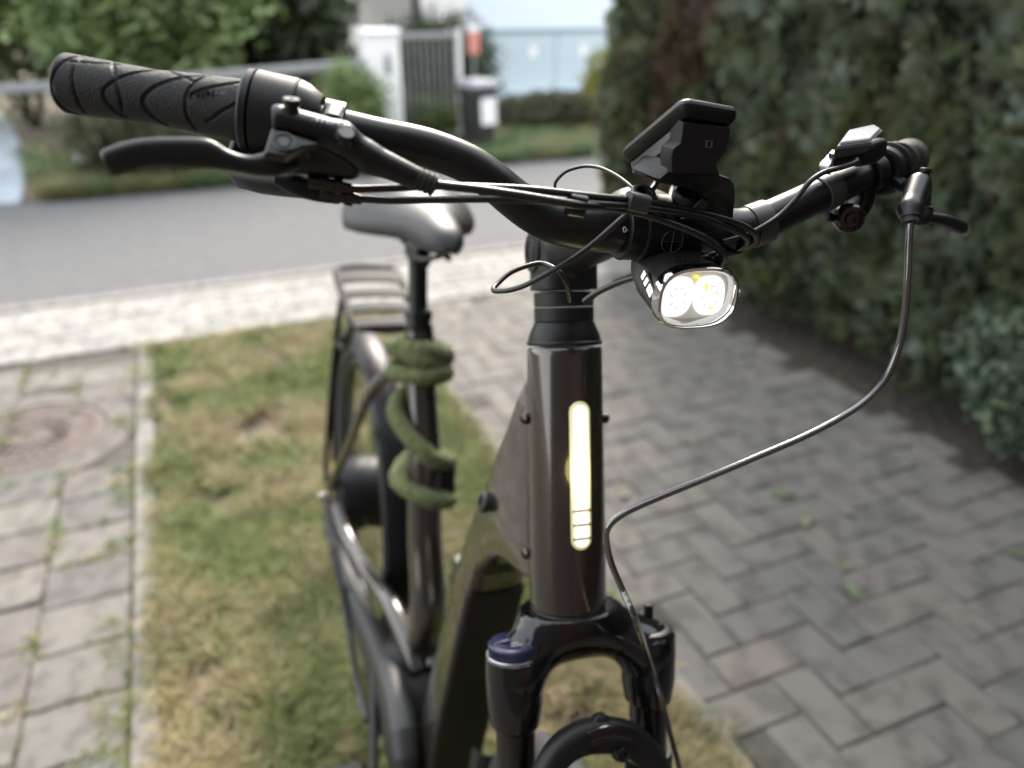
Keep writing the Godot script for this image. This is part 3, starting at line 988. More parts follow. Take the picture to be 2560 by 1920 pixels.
	lathe(Vector3(-0.12, 1.2592, -0.2384), Vector3(-0.12, 1, 0.03), [[0, 0.0039], [0.005, 0.0039], [0.0052, 0.0034], [0.0062, 0.0034], [0.0064, 0.0041], [0.0085, 0.0042], [0.0093, 0.0037], [0.0093, 0.0014], [0.007, 0.0012], [0.007, 0.0003]], 24)
	part("bleed_screw", M.anodised, mc)
	begin()
	lathe(Vector3(-0.1263, 1.2522, -0.2139), Vector3(-0.55, 0.8, 0.1), [[-0.001, 0.005], [0.0018, 0.005], [0.0022, 0.0046], [0.0034, 0.0044], [0.004, 0.0037]], 28)
	part("reservoir_cap", M.anodised, mc)
	var sd := Vector3(-0.0754, 1.2455, -0.2088) - Vector3(-0.0739, 1.2517, -0.2402)
	lettering("SHIMANO", Vector3(-0.1187, 1.2536, -0.2251) + (Vector3(-0.55, 0.83, 0.05) - sd.normalized() * sd.normalized().dot(Vector3(-0.55, 0.83, 0.05))).normalized() * 0.0077, -sd, Vector3(-0.55, 0.83, 0.05), 0.0024, M.print, mc)
	begin()
	var h0 := Vector3(-0.1231, 1.2339, -0.1771)
	var h1 := Vector3(-0.1255, 1.2307, -0.1672)
	var prof := []
	for k in 4:
		prof += [[k * 0.0028, 0.0052], [k * 0.0028 + 0.0004, 0.0059], [k * 0.0028 + 0.0021, 0.0057], [k * 0.0028 + 0.0025, 0.0049]]
	prof += [[0.0115, 0.003]]
	lathe(h0, h1 - h0, prof, 24)
	part("hose_boot", M.rubber_plain, mc)
	begin()
	sweep([Vector3(-0.12, 1.235, -0.3196), Vector3(-0.1201, 1.2355, -0.3184), Vector3(-0.1204, 1.2378, -0.3126), Vector3(-0.1208, 1.2402, -0.3039), Vector3(-0.1214, 1.2412, -0.2921), Vector3(-0.1219, 1.2415, -0.2821), Vector3(-0.1222, 1.2412, -0.2765), Vector3(-0.1225, 1.2392, -0.2703), Vector3(-0.1228, 1.2376, -0.2632), Vector3(-0.1232, 1.2371, -0.2559), Vector3(-0.1236, 1.2386, -0.2476), Vector3(-0.119, 1.2408, -0.2396)], rrect(0.0125, 0.0094, 0.0038, 5), Vector3(-0.5, 0.1, 0.05),
		[Vector2(0.8, 1.02), Vector2(0.95, 1.25), Vector2(1, 1.33), Vector2(1, 1.36), Vector2(1, 1.42), Vector2(1, 1.46), Vector2(1, 1.4), Vector2(1, 1.1), Vector2(1, 0.92), Vector2(1, 1.0), Vector2(1, 1.3), Vector2(0.9, 1.5)], 4)
	part("brake_lever", M.anodised, mc)
	# shift mechanism hanging under the lever
	begin()
	sweep([Vector3(-0.1036, 1.2277, -0.246), Vector3(-0.1042, 1.2249, -0.2352), Vector3(-0.1047, 1.222, -0.2236), Vector3(-0.1053, 1.2198, -0.2129)], rrect(0.014, 0.0105, 0.004, 3), BH, [Vector2(0.5, 0.5), Vector2(1, 1), Vector2(1, 1), Vector2(0.8, 0.75)], 3)
	var ss := part("cable_stop", M.plastic, bike)
	for line in [[Vector3(-0.1124, 1.2281, -0.2304), Vector3(-0.1128, 1.2271, -0.2222), Vector3(-0.1133, 1.2259, -0.2118), Vector3(-0.1137, 1.2254, -0.2047)], [Vector3(-0.1087, 1.2219, -0.2241), Vector3(-0.1092, 1.2207, -0.2135), Vector3(-0.1095, 1.2197, -0.2075), Vector3(-0.1099, 1.2195, -0.2003)]]:
		begin()
		lathe(line[0], line[2] - line[0], [[0, 0.0036], [0.006, 0.0036], [0.0062, 0.0046], [0.009, 0.0046], [0.0092, 0.0036], [0.013, 0.0036], [0.0132, 0.0044], [0.0172, 0.0044], [0.0174, 0.003], [0.022, 0.0026]], 14)
		part("barrel_adjuster", M.piano, ss)

func build_right_of_picture() -> void:
	# grip, twist of the bar seen end on
	var a := Vector3(-0.0606, 1.2441, 0.2016)
	var b := Vector3(0.0338, 1.2378, 0.3172)
	begin()
	lathe(a, b - a, [[0, 0.0165], [0.002, 0.0172], [0.05, 0.0152], [0.1, 0.017], [0.112, 0.0175], [0.116, 0.014]], 32)
	part("grip", M.rubber, bike)
	begin()
	lathe(Vector3(-0.0763, 1.241, 0.1736), Vector3(-0.0615, 1.2445, 0.1983) - Vector3(-0.0763, 1.241, 0.1736), [[0, 0.0145], [0.001, 0.0165], [0.006, 0.0175], [0.007, 0.0165], [0.011, 0.0165], [0.012, 0.019], [0.018, 0.0185]], 36)
	part("grip_collar", M.plastic, bike)
	# brake lever
	begin()
	blob([[Vector3(-0.1067, 1.2389, 0.1816), Vector3(-0.1218, 1.2247, 0.1641), 0.0082, 0.0076], [Vector3(-0.1218, 1.2247, 0.1641), Vector3(-0.1277, 1.2204, 0.1608), 0.0068, 0.0058], [Vector3(-0.1069, 1.2321, 0.1871), Vector3(-0.1167, 1.2181, 0.1821), 0.006, 0.0058], [Vector3(-0.115, 1.2178, 0.1875), Vector3(-0.1077, 1.213, 0.2024), 0.004, 0.004],
		[Vector3(-0.0847, 1.2371, 0.183), Vector3(-0.1047, 1.2314, 0.1812), 0.0045, 0.006]], 0.005, 0.0015)
	var mc := part("brake_master_cylinder", M.anodised, bike)
	begin()
	lathe(Vector3(-0.1068, 1.2384, 0.1846), Vector3(0.2, 1, 0.1), [[0, 0.0034], [0.008, 0.0034], [0.0085, 0.0042], [0.011, 0.0042], [0.0115, 0.003]], 16)
	part("bleed_screw", M.anodised, mc)
	begin()
	lathe(Vector3(-0.1276, 1.2229, 0.159), Vector3(-0.1306, 1.218, 0.1584) - Vector3(-0.1276, 1.2229, 0.159), [[0, 0.006], [0.002, 0.006], [0.0022, 0.005], [0.004, 0.005], [0.0042, 0.0056], [0.006, 0.0056], [0.0062, 0.0035]], 18)
	part("hose_boot", M.rubber_plain, mc)
	begin()
	sweep([Vector3(-0.1149, 1.2184, 0.186), Vector3(-0.1097, 1.2161, 0.2032), Vector3(-0.1046, 1.2132, 0.2212), Vector3(-0.0976, 1.2083, 0.2417), Vector3(-0.0941, 1.2054, 0.2516)], rrect(0.012, 0.0085, 0.0034, 4), BH, [Vector2(0.9, 0.8), Vector2(1, 0.9), Vector2(1, 1.05), Vector2(1, 1.15), Vector2(0.7, 0.7)], 4)
	part("brake_lever", M.anodised, mc)
	begin()
	box(Vector3(-0.1168, 1.2221, 0.1845), Vector3(0.009, 0.008, 0.006), Basis(RH, AX, DF), 0.001)
	part("reach_screw", M.plastic, mc)
	# control switch on the bar
	begin()
	var ring0: Array = [Vector3(-0.1029, 1.2598, 0.1053), Vector3(-0.0802, 1.2672, 0.1316), Vector3(-0.0736, 1.2722, 0.1612), Vector3(-0.0779, 1.2699, 0.1652), Vector3(-0.1004, 1.2635, 0.1353)]
	var mid := centre(ring0)
	var rings := []
	for l in [[-0.0075, 0.90], [-0.006, 1.0], [-0.0016, 1.03], [-0.0008, 1.0], [0.0, 0.96]]:
		var ring := []
		for p in ring0: ring.append(mid + (p - mid) * l[1] + Vector3(0.1, 1, 0) * l[0])
		rings.append(ring)
	loft(rings)
	var sw := part("control_switch", M.plastic_grey, bike)
	begin()
	rings = []
	for l in [[0.0004, 0.86], [0.0016, 0.83], [0.002, 0.76]]:
		var ring := []
		for p in ring0: ring.append(mid + (p - mid) * l[1] + Vector3(0.1, 1, 0) * l[0])
		rings.append(ring)
	loft(rings)
	part("button_pad", M.pad, sw)
	begin()
	sweep([Vector3(-0.0921, 1.2528, 0.1297), Vector3(-0.0907, 1.2568, 0.1416), Vector3(-0.0873, 1.2593, 0.1537)], rrect(0.02, 0.016, 0.004, 3), BH, [Vector2(0.9, 0.8), Vector2(1, 1), Vector2(0.8, 0.8)], 2)
	part("switch_base", M.plastic, sw)
	begin()
	begin()
	ring0 = [Vector3(-0.0948, 1.247, 0.1024), Vector3(-0.0798, 1.2554, 0.124), Vector3(-0.0839, 1.2555, 0.1256), Vector3(-0.1028, 1.247, 0.1036)]
	mid = centre(ring0)
	rings = []
	for l in [[-0.006, 0.85], [-0.001, 1.0], [0.0, 0.92]]:
		var ring := []
		for p in ring0: ring.append(mid + (p - mid) * l[1] + Vector3(0.25, 1, -0.3) * l[0])
		rings.append(ring)
	loft(rings)
	part("side_button", M.pad, sw)
	begin()
	sweep([Vector3(-0.0933, 1.2502, 0.1138), Vector3(-0.0939, 1.2554, 0.126), Vector3(-0.0946, 1.2586, 0.1401)], rrect(0.012, 0.012, 0.003, 3), BH, [Vector2(0.6, 0.7), Vector2(1, 1), Vector2(0.8, 0.8)], 2)
	part("switch_base", M.plastic, sw)
	# clamp rings
	var d := (Vector3(-0.0743, 1.243, 0.1755) - Vector3(-0.0784, 1.2375, 0.1567)).normalized()
	begin()
	lathe(Vector3(-0.0771, 1.2387, 0.1608), d, [[0, 0.0125], [0.0006, 0.0138], [0.0105, 0.0138], [0.011, 0.0125]], 32)
	part("switch_clamp", M.plastic, bike)
	# bell under the bar
	begin()
	lathe(Vector3(-0.0868, 1.2108, 0.1445), -BH + Vector3(0, 0.05, -0.25), [[0, 0.0085], [0.0006, 0.0098], [0.0065, 0.0106], [0.0095, 0.0102], [0.0112, 0.0088], [0.0115, 0.0064], [0.0095, 0.006], [0.0093, 0.0042], [0.0105, 0.0038], [0.0107, 0.0012]], 32)
	var bell := part("bell", M.piano, bike)
	begin()
	sweep([Vector3(-0.0814, 1.2117, 0.157), Vector3(-0.0797, 1.2205, 0.1626), Vector3(-0.0777, 1.2317, 0.1629)], rrect(0.016, 0.012, 0.004, 3), BH, [], 3)
	tube([Vector3(-0.086, 1.2109, 0.1274), Vector3(-0.0844, 1.2094, 0.1363), Vector3(-0.081, 1.2088, 0.1487)], 0.0035, 10, 2)
	part("bell_bracket", M.plastic, bell)
	# band clip for the wire along the bar
	for q in [[Vector3(-0.0857, 1.2246, 0.117), Vector3(-0.0836, 1.2293, 0.1301)], [Vector3(-0.0883, 1.2024, 0.0633), Vector3(-0.0885, 1.2071, 0.0763)]]:
		begin()
		var r := 0.0129 if q[0].z > 0.1 else 0.0148
		lathe(q[0], q[1] - q[0], [[0, r - 0.0006], [0.0004, r], [(q[1] - q[0]).length() - 0.0004, r], [(q[1] - q[0]).length(), r - 0.0006]], 32)
		part("bar_band", M.plastic_grey, bike)

func build_headlight() -> void:
	var c := Vector3(-0.1362, 1.1697, 0)
	var n := (Vector3(-1, 0.0, -0.1)).normalized()
	var fr := frame_of(c, n, Vector3(0, 1, -0.06)) * Transform3D(Basis.from_scale(Vector3.ONE * 0.965), Vector3.ZERO)
	# x of that frame points to the bicycle's right
	var rings := []
	begin()
	for l in [[-0.068, 0.03, 0.02, 2.2, 0.007], [-0.0665, 0.037, 0.026, 2.3, 0.007], [-0.058, 0.046, 0.034, 2.5, 0.006], [-0.038, 0.053, 0.0395, 2.7, 0.003], [-0.018, 0.0535, 0.0395, 2.7, 0.0], [-0.008, 0.054, 0.04, 2.7, 0.0], [-0.0075, 0.051, 0.037, 2.7, 0.0]]:
		var ring := []
		for p in oval(l[1], l[2], l[3], 48): ring.append(fr * Vector3(p.x, p.y + l[4], l[0]))
		rings.append(ring)
	loft(rings)
	var lamp := part("headlight", M.lamp_shell, bike)
	begin()
	rings = []
	for l in [[-0.0078, 0.053, 0.039], [-0.0065, 0.0568, 0.0424], [0.0, 0.0568, 0.0424], [0.0022, 0.0552, 0.0408], [0.0028, 0.052, 0.0376], [0.0016, 0.0502, 0.0358], [-0.0015, 0.0482, 0.0338], [-0.0078, 0.0466, 0.0322]]:
		var ring := []
		for p in oval(l[1], l[2], 2.8, 56): ring.append(fr * Vector3(p.x, p.y, l[0]))
		rings.append(ring)
	rings.append(rings[0])
	loft(rings, false, false)
	part("bezel", M.chrome, lamp)
	begin()
	prism(oval(0.0484, 0.034, 2.8, 56), fr.translated_local(Vector3(0, 0, -0.0074)), 0.0006)
	part("reflector_ring", M.lamp_dim, lamp)
	for s in [-1.0, 1.0]:
		begin()
		var cx: float = s * 0.0113
		var cell := []
		for p in oval(0.0218, 0.0268, 2.6, 40): cell.append(Vector2(cx + p.x - s * 0.002 * (p.y / 0.014) * 0.5, p.y - 0.0008))
		prism(cell, fr.translated_local(Vector3(0, 0, -0.007)), 0.0024, 0.0011)
		var bowl := part("lamp_cell", M.lamp_light, lamp)
		begin()
		for k in 7:
			var g: float = 0.5 + k * 0.85 + s
			var c2 := Vector2(cx + cos(g) * 0.005, -0.001 + sin(g) * 0.007)
			var dd := Vector2(cos(g * 1.7 + 0.6), sin(g * 1.7 + 0.6)) * 0.0032
			var nn := Vector2(-dd.y, dd.x) * 0.16
			prism([c2 - dd, c2 + nn, c2 + dd, c2 - nn], fr.translated_local(Vector3(0, 0, -0.0047)), 0.0004)
		part("facet", M.lamp_facet, bowl)
	begin()
	for q in [[0.0075, 0.006, 0.0024, 0.0042], [0.0, 0.0125, 0.0042, 0.0022], [0.013, -0.009, 0.004, 0.0014]]:
		prism(oval(q[2], q[3], 2.0, 12), fr.translated_local(Vector3(q[0], q[1], -0.0058)), 0.0016)
	part("led_chip", M.lamp_yellow, lamp)
	begin()
	prism(oval(0.0496, 0.0352, 2.8, 56), fr.translated_local(Vector3(0, 0, -0.0022)), 0.0012)
	part("lens", M.lens, lamp)
	# lit side windows, split by two bars
	begin()
	var wx := Vector3(0.0, -0.5, 1.0).normalized()
	var wz := Vector3(-1.0, 0.12, 0.05)
	wz = (wz - wx * wz.dot(wx)).normalized()
	var wf := fr * Transform3D(Basis(wx, wz.cross(wx), wz), Vector3(-0.0268, 0.0045, -0.016))
	prism([Vector2(-0.0125, 0.0), Vector2(-0.0105, -0.0036), Vector2(0.009, -0.0042), Vector2(0.0125, -0.002), Vector2(0.0125, 0.0036), Vector2(-0.0095, 0.0036)], wf, 0.0012, 0.0004)
	var frame_part := part("side_window_frame", M.dark_steel, lamp)
	for q in [[-0.0105, -0.0072], [-0.0046, -0.0014], [0.0014, 0.0085]]:
		begin()
		prism([Vector2(q[0], -0.0028), Vector2(q[1], -0.0028), Vector2(q[1], 0.0026), Vector2(q[0], 0.0026)], wf.translated_local(Vector3(0, 0, 0.0009)), 0.0008)
		part("side_window", M.lamp_side, lamp)
	begin()
	for k in 6: box(fr * Vector3(0.004 - k * 0.0032, 0.0207, -0.0125), Vector3(0.0014, 0.0012, 0.0012), fr.basis)
	part("vent", M.piano, lamp)
	begin()
	tube([fr * Vector3(0.004, 0.012, -0.05), fr * Vector3(0.004, 0.026, -0.052), Vector3(-0.0858, 1.192, 0.0025)], [0.006, 0.0055, 0.006], 10, 4)
	part("bracket", M.plastic, lamp)
	begin()
	lathe(fr * Vector3(0.0265, 0.001, -0.003), fr.basis.x, [[0, 0.003], [0.004, 0.0026], [0.0046, 0.0015]], 12)
	part("screw", M.steel, lamp)
	var l := SpotLight3D.new()
	l.name = "headlight_beam"
	l.light_color = Color(1.0, 0.97, 0.88)
	l.light_energy = 0.035
	l.spot_angle = 75
	l.spot_range = 12
	l.spot_attenuation = 2
	l.light_size = 0.015
	l.shadow_enabled = true
	lamp.add_child(l)
	l.transform = frame_of(fr * Vector3(0, 0, 0.006), -(n + Vector3(0, 0.35, 0)), Vector3.UP)
	var l2 := OmniLight3D.new()
	l2.name = "daytime_light"
	l2.light_color = Color(1.0, 0.93, 0.66)
	l2.light_energy = 0.0004
	l2.light_size = 0.02
	l2.omni_range = 6
	l2.omni_attenuation = 2
	l2.shadow_enabled = true
	bike.get_node("head_tube").add_child(l2)
	l2.position = Vector3(-0.0384, 0.9812, -0.0073)

func build_display() -> void:
	var tl := Vector3(-0.1265, 1.2838, -0.03)
	var tr := Vector3(-0.1261, 1.2807, 0.0093)
	var bl := Vector3(-0.0695, 1.2451, -0.03)
	var x := (tr - tl)
	var wide := x.length()
	x = x.normalized()
	var y := (tl - bl)
	y = (y - x * y.dot(x))
	var tall := y.length()
	y = y.normalized()
	var z := x.cross(y)      # towards the rider or the front
	var face := z if z.x > 0 else -z
	var mid := (tl + x * wide / 2 - y * tall / 2)
	var fr := Transform3D(Basis(x, y, z), mid)
	var f := 1.0 if z.x > 0 else -1.0
	begin()
	var poly := rrect(wide, tall, 0.006, 5)
	prism(poly, fr.translated_local(Vector3(0, 0, -0.0035 if f > 0 else 0.0)), 0.0035, 0.0008)
	var disp := part("display", M.plastic_grey, bike)
	begin()
	prism(rrect(wide * 0.9, tall * 0.86, 0.003, 3), fr.translated_local(Vector3(0, 0, 0.0002 if f > 0 else -0.0008)), 0.0006)
	part("screen", M.screen, disp)
	begin()
	var rings := []
	for l in [[0.0032, 0.0], [0.006, 0.0008], [0.009, 0.004]]:
		var ring := []
		for p in inset(poly, l[1]): ring.append(fr * Vector3(p.x, p.y, -f * l[0]))
		rings.append(ring)
	loft(rings)
	part("back_shell", M.plastic, disp)
	# mount behind the screen
	begin()
	rings = []
	for l in [[0.0088, 0.0], [0.0165, 0.0008], [0.018, 0.0025]]:
		var ring := []
		for p in inset(rrect(wide * 0.80, tall * 0.8, 0.004, 3), l[1]): ring.append(fr * Vector3(p.x + 0.001, p.y - tall * 0.08, -f * l[0]))
		rings.append(ring)
	loft(rings)
	var mount := part("display_mount", M.plastic_grey, disp)
	begin()
	var front: Array = [Vector3(-0.1284, 1.271, -0.028), Vector3(-0.1299, 1.2697, 0.0032), Vector3(-0.13, 1.2629, 0.004), Vector3(-0.1299, 1.2553, 0.0025), Vector3(-0.1297, 1.2499, -0.0014), Vector3(-0.1298, 1.2436, -0.0005), Vector3(-0.1283, 1.2428, -0.0294), Vector3(-0.1282, 1.2509, -0.0317), Vector3(-0.1282, 1.256, -0.0316), Vector3(-0.1284, 1.2598, -0.0274)]
	var pn := -BH
	var rings2 := [[], [], []]
	var cc := centre(front)
	for p in front:
		rings2[0].append(p + (cc - p) * 0.03)
		rings2[1].append(p - pn * 0.0012)
		rings2[2].append(p - pn * 0.013 + (p - cc) * 0.01)
	loft(rings2)
	part("mount_front", M.plastic_grained, disp)
	begin()
	var mk := frame_of(Vector3(-0.1299, 1.2601, -0.01), pn, Vector3.UP) * Transform3D(Basis.from_scale(Vector3(0.7, 0.7, 1)), Vector3.ZERO)
	prism([Vector2(-0.004, 0.003), Vector2(0.0042, 0.0024), Vector2(0.0036, 0.0016), Vector2(-0.0034, 0.0022)], mk, 0.0004)
	prism([Vector2(-0.0024, -0.0024), Vector2(0.0036, -0.003), Vector2(0.0036, -0.0022), Vector2(-0.0024, -0.0016)], mk, 0.0004)
	prism([Vector2(-0.0024, -0.0016), Vector2(-0.0014, -0.0016), Vector2(-0.0014, 0.0018), Vector2(-0.0024, 0.0018)], mk, 0.0004)
	prism([Vector2(0.0026, -0.0022), Vector2(0.0036, -0.0022), Vector2(0.0036, 0.0016), Vector2(0.0026, 0.0016)], mk, 0.0004)
	part("print_mark", M.print_faint, disp)
	# bracket: a hood over an arm down to the bar
	begin()
	var hood: Array = [Vector3(-0.1244, 1.2478, -0.0279), Vector3(-0.1242, 1.2424, -0.0315), Vector3(-0.124, 1.2386, -0.0355), Vector3(-0.1242, 1.2361, -0.0326), Vector3(-0.1246, 1.2348, -0.0243), Vector3(-0.1251, 1.2339, -0.0128), Vector3(-0.1217, 1.2311, -0.0022), Vector3(-0.1142, 1.2253, 0.0086), Vector3(-0.095, 1.207, 0.0267), Vector3(-0.0818, 1.1847, 0.0422), Vector3(-0.0825, 1.1849, 0.0561), Vector3(-0.0959, 1.2106, 0.044), Vector3(-0.1151, 1.2294, 0.0275), Vector3(-0.1227, 1.2369, 0.0193), Vector3(-0.1264, 1.2407, 0.0125), Vector3(-0.126, 1.2425, 0.0051), Vector3(-0.1258, 1.2492, 0.0004)]
	cc = centre([Vector3(-0.13, 1.2407, -0.0149), Vector3(-0.131, 1.2376, 0.0043)])
	rings2 = [[], [], [], []]
	for p in hood:
		rings2[0].append(p + (cc - p) * 0.05)
		rings2[1].append(p - pn * 0.0025)
		rings2[2].append(p - pn * 0.032 + (p - cc) * 0.03)
		rings2[3].append(p - pn * 0.035)
	loft(rings2)
	part("bracket", M.plastic, disp)
	begin()
	var g0 := Vector3(-0.1007, 1.2171, 0.014)
	for k in 5: tube([g0 + RH * 0.0028 * k + Vector3(0, -0.008, 0), g0 + RH * 0.0028 * k + Vector3(0, 0.01, 0)], 0.0004, 5, 1)
	for k in 3: tube([g0 + Vector3(0, -0.005 + k * 0.006, 0) - RH * 0.001, g0 + RH * 0.0125 + Vector3(0, -0.005 + k * 0.006, 0)], 0.0004, 5, 1)
	part("bracket_grid", M.plastic_grey, disp)
	begin()
	prism([Vector2(-0.009, -0.006), Vector2(0.006, -0.006), Vector2(0.008, 0.006), Vector2(0.003, 0.007)], frame_of(Vector3(-0.1082, 1.2181, 0.004), -BH, Vector3.UP), 0.003, 0.0006)
	part("bracket_plate", M.plastic_grey, disp)

func build_cables() -> void:
	begin()
	tube([Vector3(-0.1244, 1.2318, -0.1707), Vector3(-0.1278, 1.2313, -0.1629), Vector3(-0.1317, 1.2306, -0.1438), Vector3(-0.1349, 1.2284, -0.1187), Vector3(-0.1374, 1.2252, -0.0895), Vector3(-0.123, 1.22, -0.0557), Vector3(-0.1238, 1.2178, -0.039), Vector3(-0.125, 1.2113, -0.0159), Vector3(-0.1257, 1.2063, -0.0009), Vector3(-0.1262, 1.2011, 0.01), Vector3(-0.1266, 1.1956, 0.0178), Vector3(-0.1209, 1.1898, 0.0241), Vector3(-0.111, 1.1838, 0.0259), Vector3(-0.0948, 1.1773, 0.0217), Vector3(-0.076, 1.1666, 0.0062), Vector3(-0.0553, 1.1548, -0.0061), Vector3(-0.0397, 1.1407, -0.0183), Vector3(-0.0344, 1.1318, -0.025)], 0.0024, 12, 6)
	part("brake_hose", M.hose, bike)
	begin()
	tube([Vector3(-0.1124, 1.2257, -0.2109), Vector3(-0.1117, 1.225, -0.2043), Vector3(-0.1106, 1.2259, -0.1859), Vector3(-0.1138, 1.2283, -0.1615), Vector3(-0.1191, 1.2295, -0.1345), Vector3(-0.1243, 1.23, -0.1114), Vector3(-0.128, 1.2282, -0.0774), Vector3(-0.1258, 1.2255, -0.0409), Vector3(-0.1197, 1.219, -0.0008), Vector3(-0.1173, 1.212, 0.0306), Vector3(-0.114, 1.2061, 0.0465), Vector3(-0.1085, 1.2001, 0.0554), Vector3(-0.1006, 1.1933, 0.0585), Vector3(-0.0924, 1.1861, 0.0542), Vector3(-0.1167, 1.1898, 0.019), Vector3(-0.0765, 1.17, 0.0162), Vector3(-0.0557, 1.1569, 0.0008), Vector3(-0.0389, 1.1425, -0.0145), Vector3(-0.0345, 1.1318, -0.022)], 0.0021, 12, 6)
	part("shift_cable", M.hose, bike)
	begin()
	tube([Vector3(-0.1096, 1.2197, -0.207), Vector3(-0.1099, 1.2195, -0.2003), Vector3(-0.1116, 1.2195, -0.1858), Vector3(-0.1158, 1.2215, -0.1616), Vector3(-0.1231, 1.2241, -0.1353), Vector3(-0.1282, 1.2251, -0.1123), Vector3(-0.1309, 1.2247, -0.0783), Vector3(-0.1277, 1.2225, -0.0414), Vector3(-0.1217, 1.2166, -0.0015), Vector3(-0.1188, 1.2105, 0.021), Vector3(-0.1157, 1.204, 0.0398), Vector3(-0.1101, 1.1983, 0.0474), Vector3(-0.1022, 1.1924, 0.0502), Vector3(-0.094, 1.1882, 0.047), Vector3(-0.1165, 1.1912, 0.0153), Vector3(-0.0743, 1.1714, 0.0135), Vector3(-0.0555, 1.1575, -0.003), Vector3(-0.0398, 1.1414, -0.0166), Vector3(-0.0344, 1.1307, -0.0248)], 0.0021, 12, 6)
	part("shift_cable", M.hose, bike)
	begin()
	tube([Vector3(-0.1197, 1.2231, -0.0409), Vector3(-0.1173, 1.2141, -0.0499), Vector3(-0.1125, 1.1965, -0.0652), Vector3(-0.1118, 1.1852, -0.0803), Vector3(-0.101, 1.1694, -0.0967), Vector3(-0.0886, 1.1606, -0.1044), Vector3(-0.0763, 1.1556, -0.109), Vector3(-0.0683, 1.1538, -0.109), Vector3(-0.0605, 1.1543, -0.1045), Vector3(-0.0531, 1.1601, -0.093), Vector3(-0.0517, 1.1645, -0.0807), Vector3(-0.0522, 1.1665, -0.0703), Vector3(-0.0625, 1.1661, -0.0649), Vector3(-0.0667, 1.1623, -0.0604), Vector3(-0.063, 1.1532, -0.0538), Vector3(-0.0534, 1.1396, -0.0456)], 0.0017, 10, 6)
	part("wire", M.wire, bike)
	begin()
	tube([Vector3(-0.0328, 1.2117, -0.0583), Vector3(-0.0328, 1.2144, -0.0587), Vector3(-0.0347, 1.2186, -0.059), Vector3(-0.037, 1.2246, -0.055), Vector3(-0.0392, 1.228, -0.0493), Vector3(-0.0436, 1.2306, -0.0422), Vector3(-0.0539, 1.2313, -0.0362), Vector3(-0.0691, 1.2293, -0.0317), Vector3(-0.0842, 1.2263, -0.0299), Vector3(-0.0963, 1.2223, -0.0281)], 0.0011, 8, 6)
	part("wire", M.wire, bike)
	for q in [[Vector3(-0.0774, 1.2327, -0.0063), Vector3(-0.0812, 1.2269, -0.0107), Vector3(-0.0927, 1.2217, -0.0217), Vector3(-0.1023, 1.2159, -0.0301)], [Vector3(-0.0742, 1.2291, 0.0092), Vector3(-0.0799, 1.2235, 0.0035), Vector3(-0.0935, 1.2179, -0.0053), Vector3(-0.1052, 1.2119, -0.0102)]]:
		begin()
		tube(q, 0.0022, 10, 5)
		part("wire", M.wire, bike)
	begin()
	tube([Vector3(-0.1039, 1.2525, 0.1244), Vector3(-0.1058, 1.2512, 0.122), Vector3(-0.1056, 1.2496, 0.1188), Vector3(-0.1033, 1.2465, 0.1123), Vector3(-0.1027, 1.243, 0.1009), Vector3(-0.1032, 1.2364, 0.0909), Vector3(-0.1038, 1.2252, 0.083), Vector3(-0.1034, 1.2145, 0.0739), Vector3(-0.1038, 1.2067, 0.0617), Vector3(-0.1042, 1.2011, 0.0494), Vector3(-0.1034, 1.1964, 0.0332)], 0.0018, 10, 6)
	part("wire", M.wire, bike)
	begin()
	tube([Vector3(-0.1296, 1.2196, 0.1588), Vector3(-0.1355, 1.2067, 0.1569), Vector3(-0.1435, 1.1836, 0.1571), Vector3(-0.1486, 1.1591, 0.1596), Vector3(-0.1516, 1.1364, 0.1603), Vector3(-0.1534, 1.1147, 0.156), Vector3(-0.1529, 1.0982, 0.146), Vector3(-0.1521, 1.0852, 0.1287), Vector3(-0.1507, 1.0713, 0.102), Vector3(-0.1471, 1.0564, 0.0697), Vector3(-0.1436, 1.042, 0.0376), Vector3(-0.138, 1.0267, 0.007), Vector3(-0.135, 1.016, -0.0149), Vector3(-0.1344, 1.0088, -0.027), Vector3(-0.1341, 1.0008, -0.0324), Vector3(-0.1341, 0.9905, -0.0317), Vector3(-0.1364, 0.9724, -0.0261), Vector3(-0.1448, 0.9528, -0.0177), Vector3(-0.1601, 0.935, -0.0112)] + [Vector3(-0.1011, 0.8189, 0.0571), Vector3(-0.1139, 0.7854, 0.0679), Vector3(-0.1267, 0.7515, 0.077), Vector3(-0.1364, 0.726, 0.0844), Vector3(-0.1498, 0.6766, 0.0979)], 0.0024, 12, 6)
	part("brake_hose", M.front_hose, bike)
	# clips that hold the bundle together
	begin()
	sweep([Vector3(-0.1327, 1.2245, -0.0934), Vector3(-0.1331, 1.2236, -0.084)], rrect(0.012, 0.0082, 0.003, 4), Vector3.UP)
	part("cable_clip", M.piano, bike)
	begin()
	sweep([Vector3(-0.1286, 1.2266, -0.055), Vector3(-0.1292, 1.2247, -0.0426)], rrect(0.0105, 0.0095, 0.003, 4), Vector3.UP)
	part("cable_clip", M.plastic_grey, bike)

